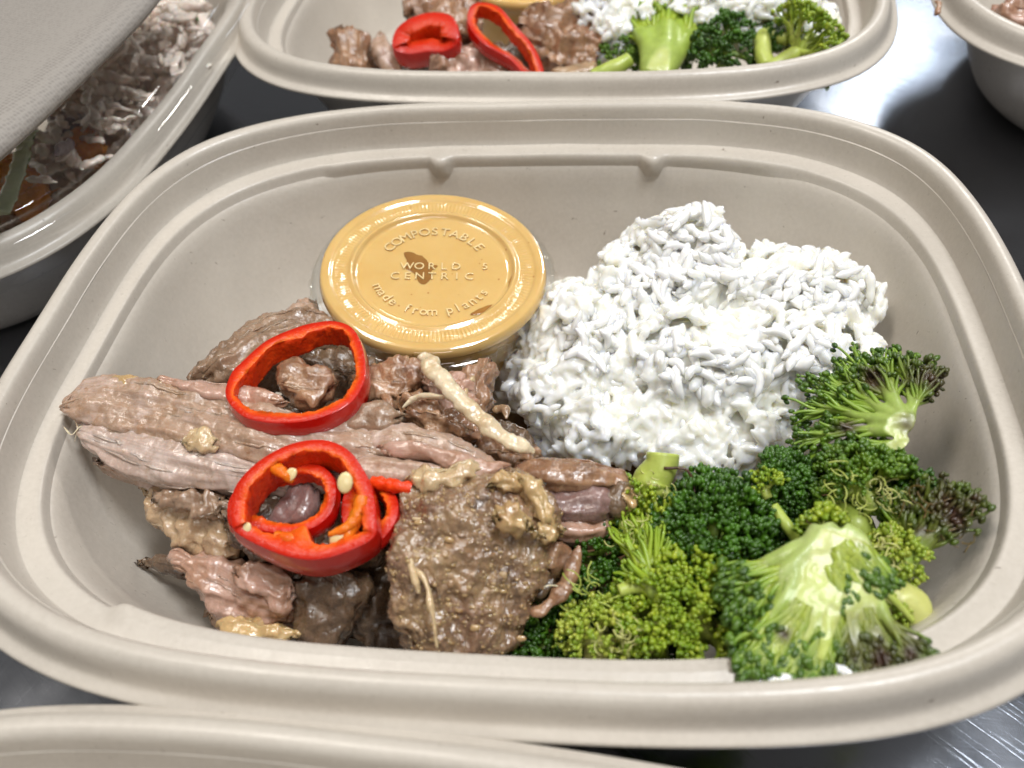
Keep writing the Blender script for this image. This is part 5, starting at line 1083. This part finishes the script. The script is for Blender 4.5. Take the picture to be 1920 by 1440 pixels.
LEAF = m_plain('herb_leaf', (0.05, 0.16, 0.03), 0.3, 0.1, (0.001, 0.001, 0.001), 0.3, 5, (0.10, 0.26, 0.05), 2, 0.3)
for k, (pts_, lb) in enumerate([([(330, 30, -.8), (345, 8, -.7), (362, 15, -.7), (372, 40, -.8)], 'curled dark green herb stem at the top under the clear lid'), ([(300, 20, -1.1), (320, -5, -1.0), (350, -20, -1.0)], 'dark green leaf at the top edge under the clear lid'), ([(225, 205, -.9), (236, 188, -.8), (240, 170, -.9)], 'small green bean piece among the chicken near the lid rim')]):
    strand('herb', pts_, .12 if k != 1 else .5, LEAF, lb, group='greens under the clear lid', seed=k, flat=.4, cat='herb')
def rotz(V, a, cx, cy): c, s = math.cos(a), math.sin(a); return np.stack([cx + V[:, 0] * c - V[:, 1] * s, cy + V[:, 0] * s + V[:, 1] * c, V[:, 2]], 1)
def se_loft(prof, nu=300, a0=A0, b0=B0, k=4, close=True):
    pr = crspline(prof, (len(prof) - 1) * k + 1); th = np.linspace(0, 2 * np.pi, nu, endpoint=False)
    tt = np.linspace(0, 2 * np.pi, 8001); xx, yy = se(tt, a0, b0, 3.5); L = np.concatenate([[0], np.cumsum(np.hypot(np.diff(xx), np.diff(yy)))]); th = np.interp(np.linspace(0, L[-1], nu, endpoint=False), L, tt)
    V = np.concatenate([np.stack([*se(th, a0 + e, b0 + e, n), np.full(nu, z)], -1) for e, z, n in pr]); V = np.vstack([V, [[0, 0, pr[-1][1]]]])
    i = np.arange(nu); b = (len(pr) - 1) * nu
    return V, [grid(len(pr), nu, False, True), np.stack([b + i, np.full(nu, len(V) - 1), b + (i + 1) % nu], -1)]
V, F = se_loft([(.66, -1.15, 3.5), (.72, -1.1, 3.5), (.70, -.8, 3.5), (.74, -.3, 3.5), (.70, .0, 3.5), (.55, .10, 3.5), (.2, .14, 3.5), (-.05, .13, 3.5), (-.3, .05, 3.5), (-.45, .12, 3.45), (-.62, .5, 3.4), (-.85, .95, 3.35), (-1.2, 1.35, 3.3), (-1.45, 1.42, 3.3), (-1.6, 1.36, 3.3), (-1.85, 1.36, 3.2), (-2.2, 1.62, 3.2), (-2.8, 1.72, 3.1), (-5, 1.76, 2.6), (-8, 1.76, 2.2)])
V[:, 2] += .02 * noise(V * .5) 
tag(obj('container_lid', rotz(V, 1.532, -20.57, 12.47), F, m_clear('lid_plastic', (1.0, 1.0, 1.0), 0.04, .08, .03)), 'clear plastic lid clipped on the tray at the upper left', 'lid')
def m_weave():
    m, nt, b = newmat('woven_pulp'); c = coord(nt, (1, 1, 1)); mp = N(nt, 'ShaderNodeMapping', i0=c, i2=(0, 0, 0.35)).outputs[0]
    h = N(nt, 'ShaderNodeTexVoronoi', Vector=mp, Scale=9.0, Randomness=0.3).outputs['Distance']
    cl = mixc(nt, ramp(nt, h, [(0.0, 0.0), (0.6, 1.0)]), (0.205, 0.185, 0.168), (0.29, 0.265, 0.24))
    setp(nt, b, Base_Color=cl, Roughness=.6, Normal=bump(nt, h, .5, .02)); return m
ea, eb = P(0, 262, 2.6), P(275, 0, 2.6); dv = unit(eb - ea); nv_ = np.array([-dv[1], dv[0], 0]); nv_ = nv_ if nv_[0] < 0 else -nv_; cc_ = (ea + eb) / 2 + nv_ * 6.2
V, F = se_loft([(-5.5, -1.0 + 1.0, 2.4), (-2, 0.0, 3), (-1.2, -.1 + .1, 3.3), (-.6, .05, 3.4), (-.12, .25, 3.5), (0, .45, 3.5), (-.12, .68, 3.5), (-.4, .85, 3.5), (-.9, .94, 3.4), (-2.0, .98, 3.2), (-5.5, 1.0, 2.4)], a0=9.0, b0=6.2)
V = rotz(V, math.atan2(dv[1], dv[0]), cc_[0], cc_[1]); V[:, 2] += 1.80
tag(obj('fibre_box', V, F, m_weave()), 'beige woven textured pulp box resting on the clear lid', 'box')

# ------------------------------------------------------------------ right tray and crumb
slab('pork_piece', [(1862, 12, 1868, 40, -.7, -.9, 1), (1895, 0, 1900, 50, -.5, -.9, 1), (1950, -5, 1955, 60, -.5, -.9, 1), (2010, 10, 2010, 60, -.7, -.9, 1)], M_PINK, 'pinkish brown pork piece in the tray at the upper right corner', 'pork in the right tray', bulge=.4, amp=.35, fr=1.4, fib=.1, seed=95, res=.1)
strand('meat_crumb', [(1752, 2, -.05), (1760, 8, -.02), (1757, 22, -.1), (1752, 28, -.25)], .09, M_BROWN, 'tiny brown shred of meat stuck outside the right tray rim', group='meat crumbs', seed=3, cat='crumb')
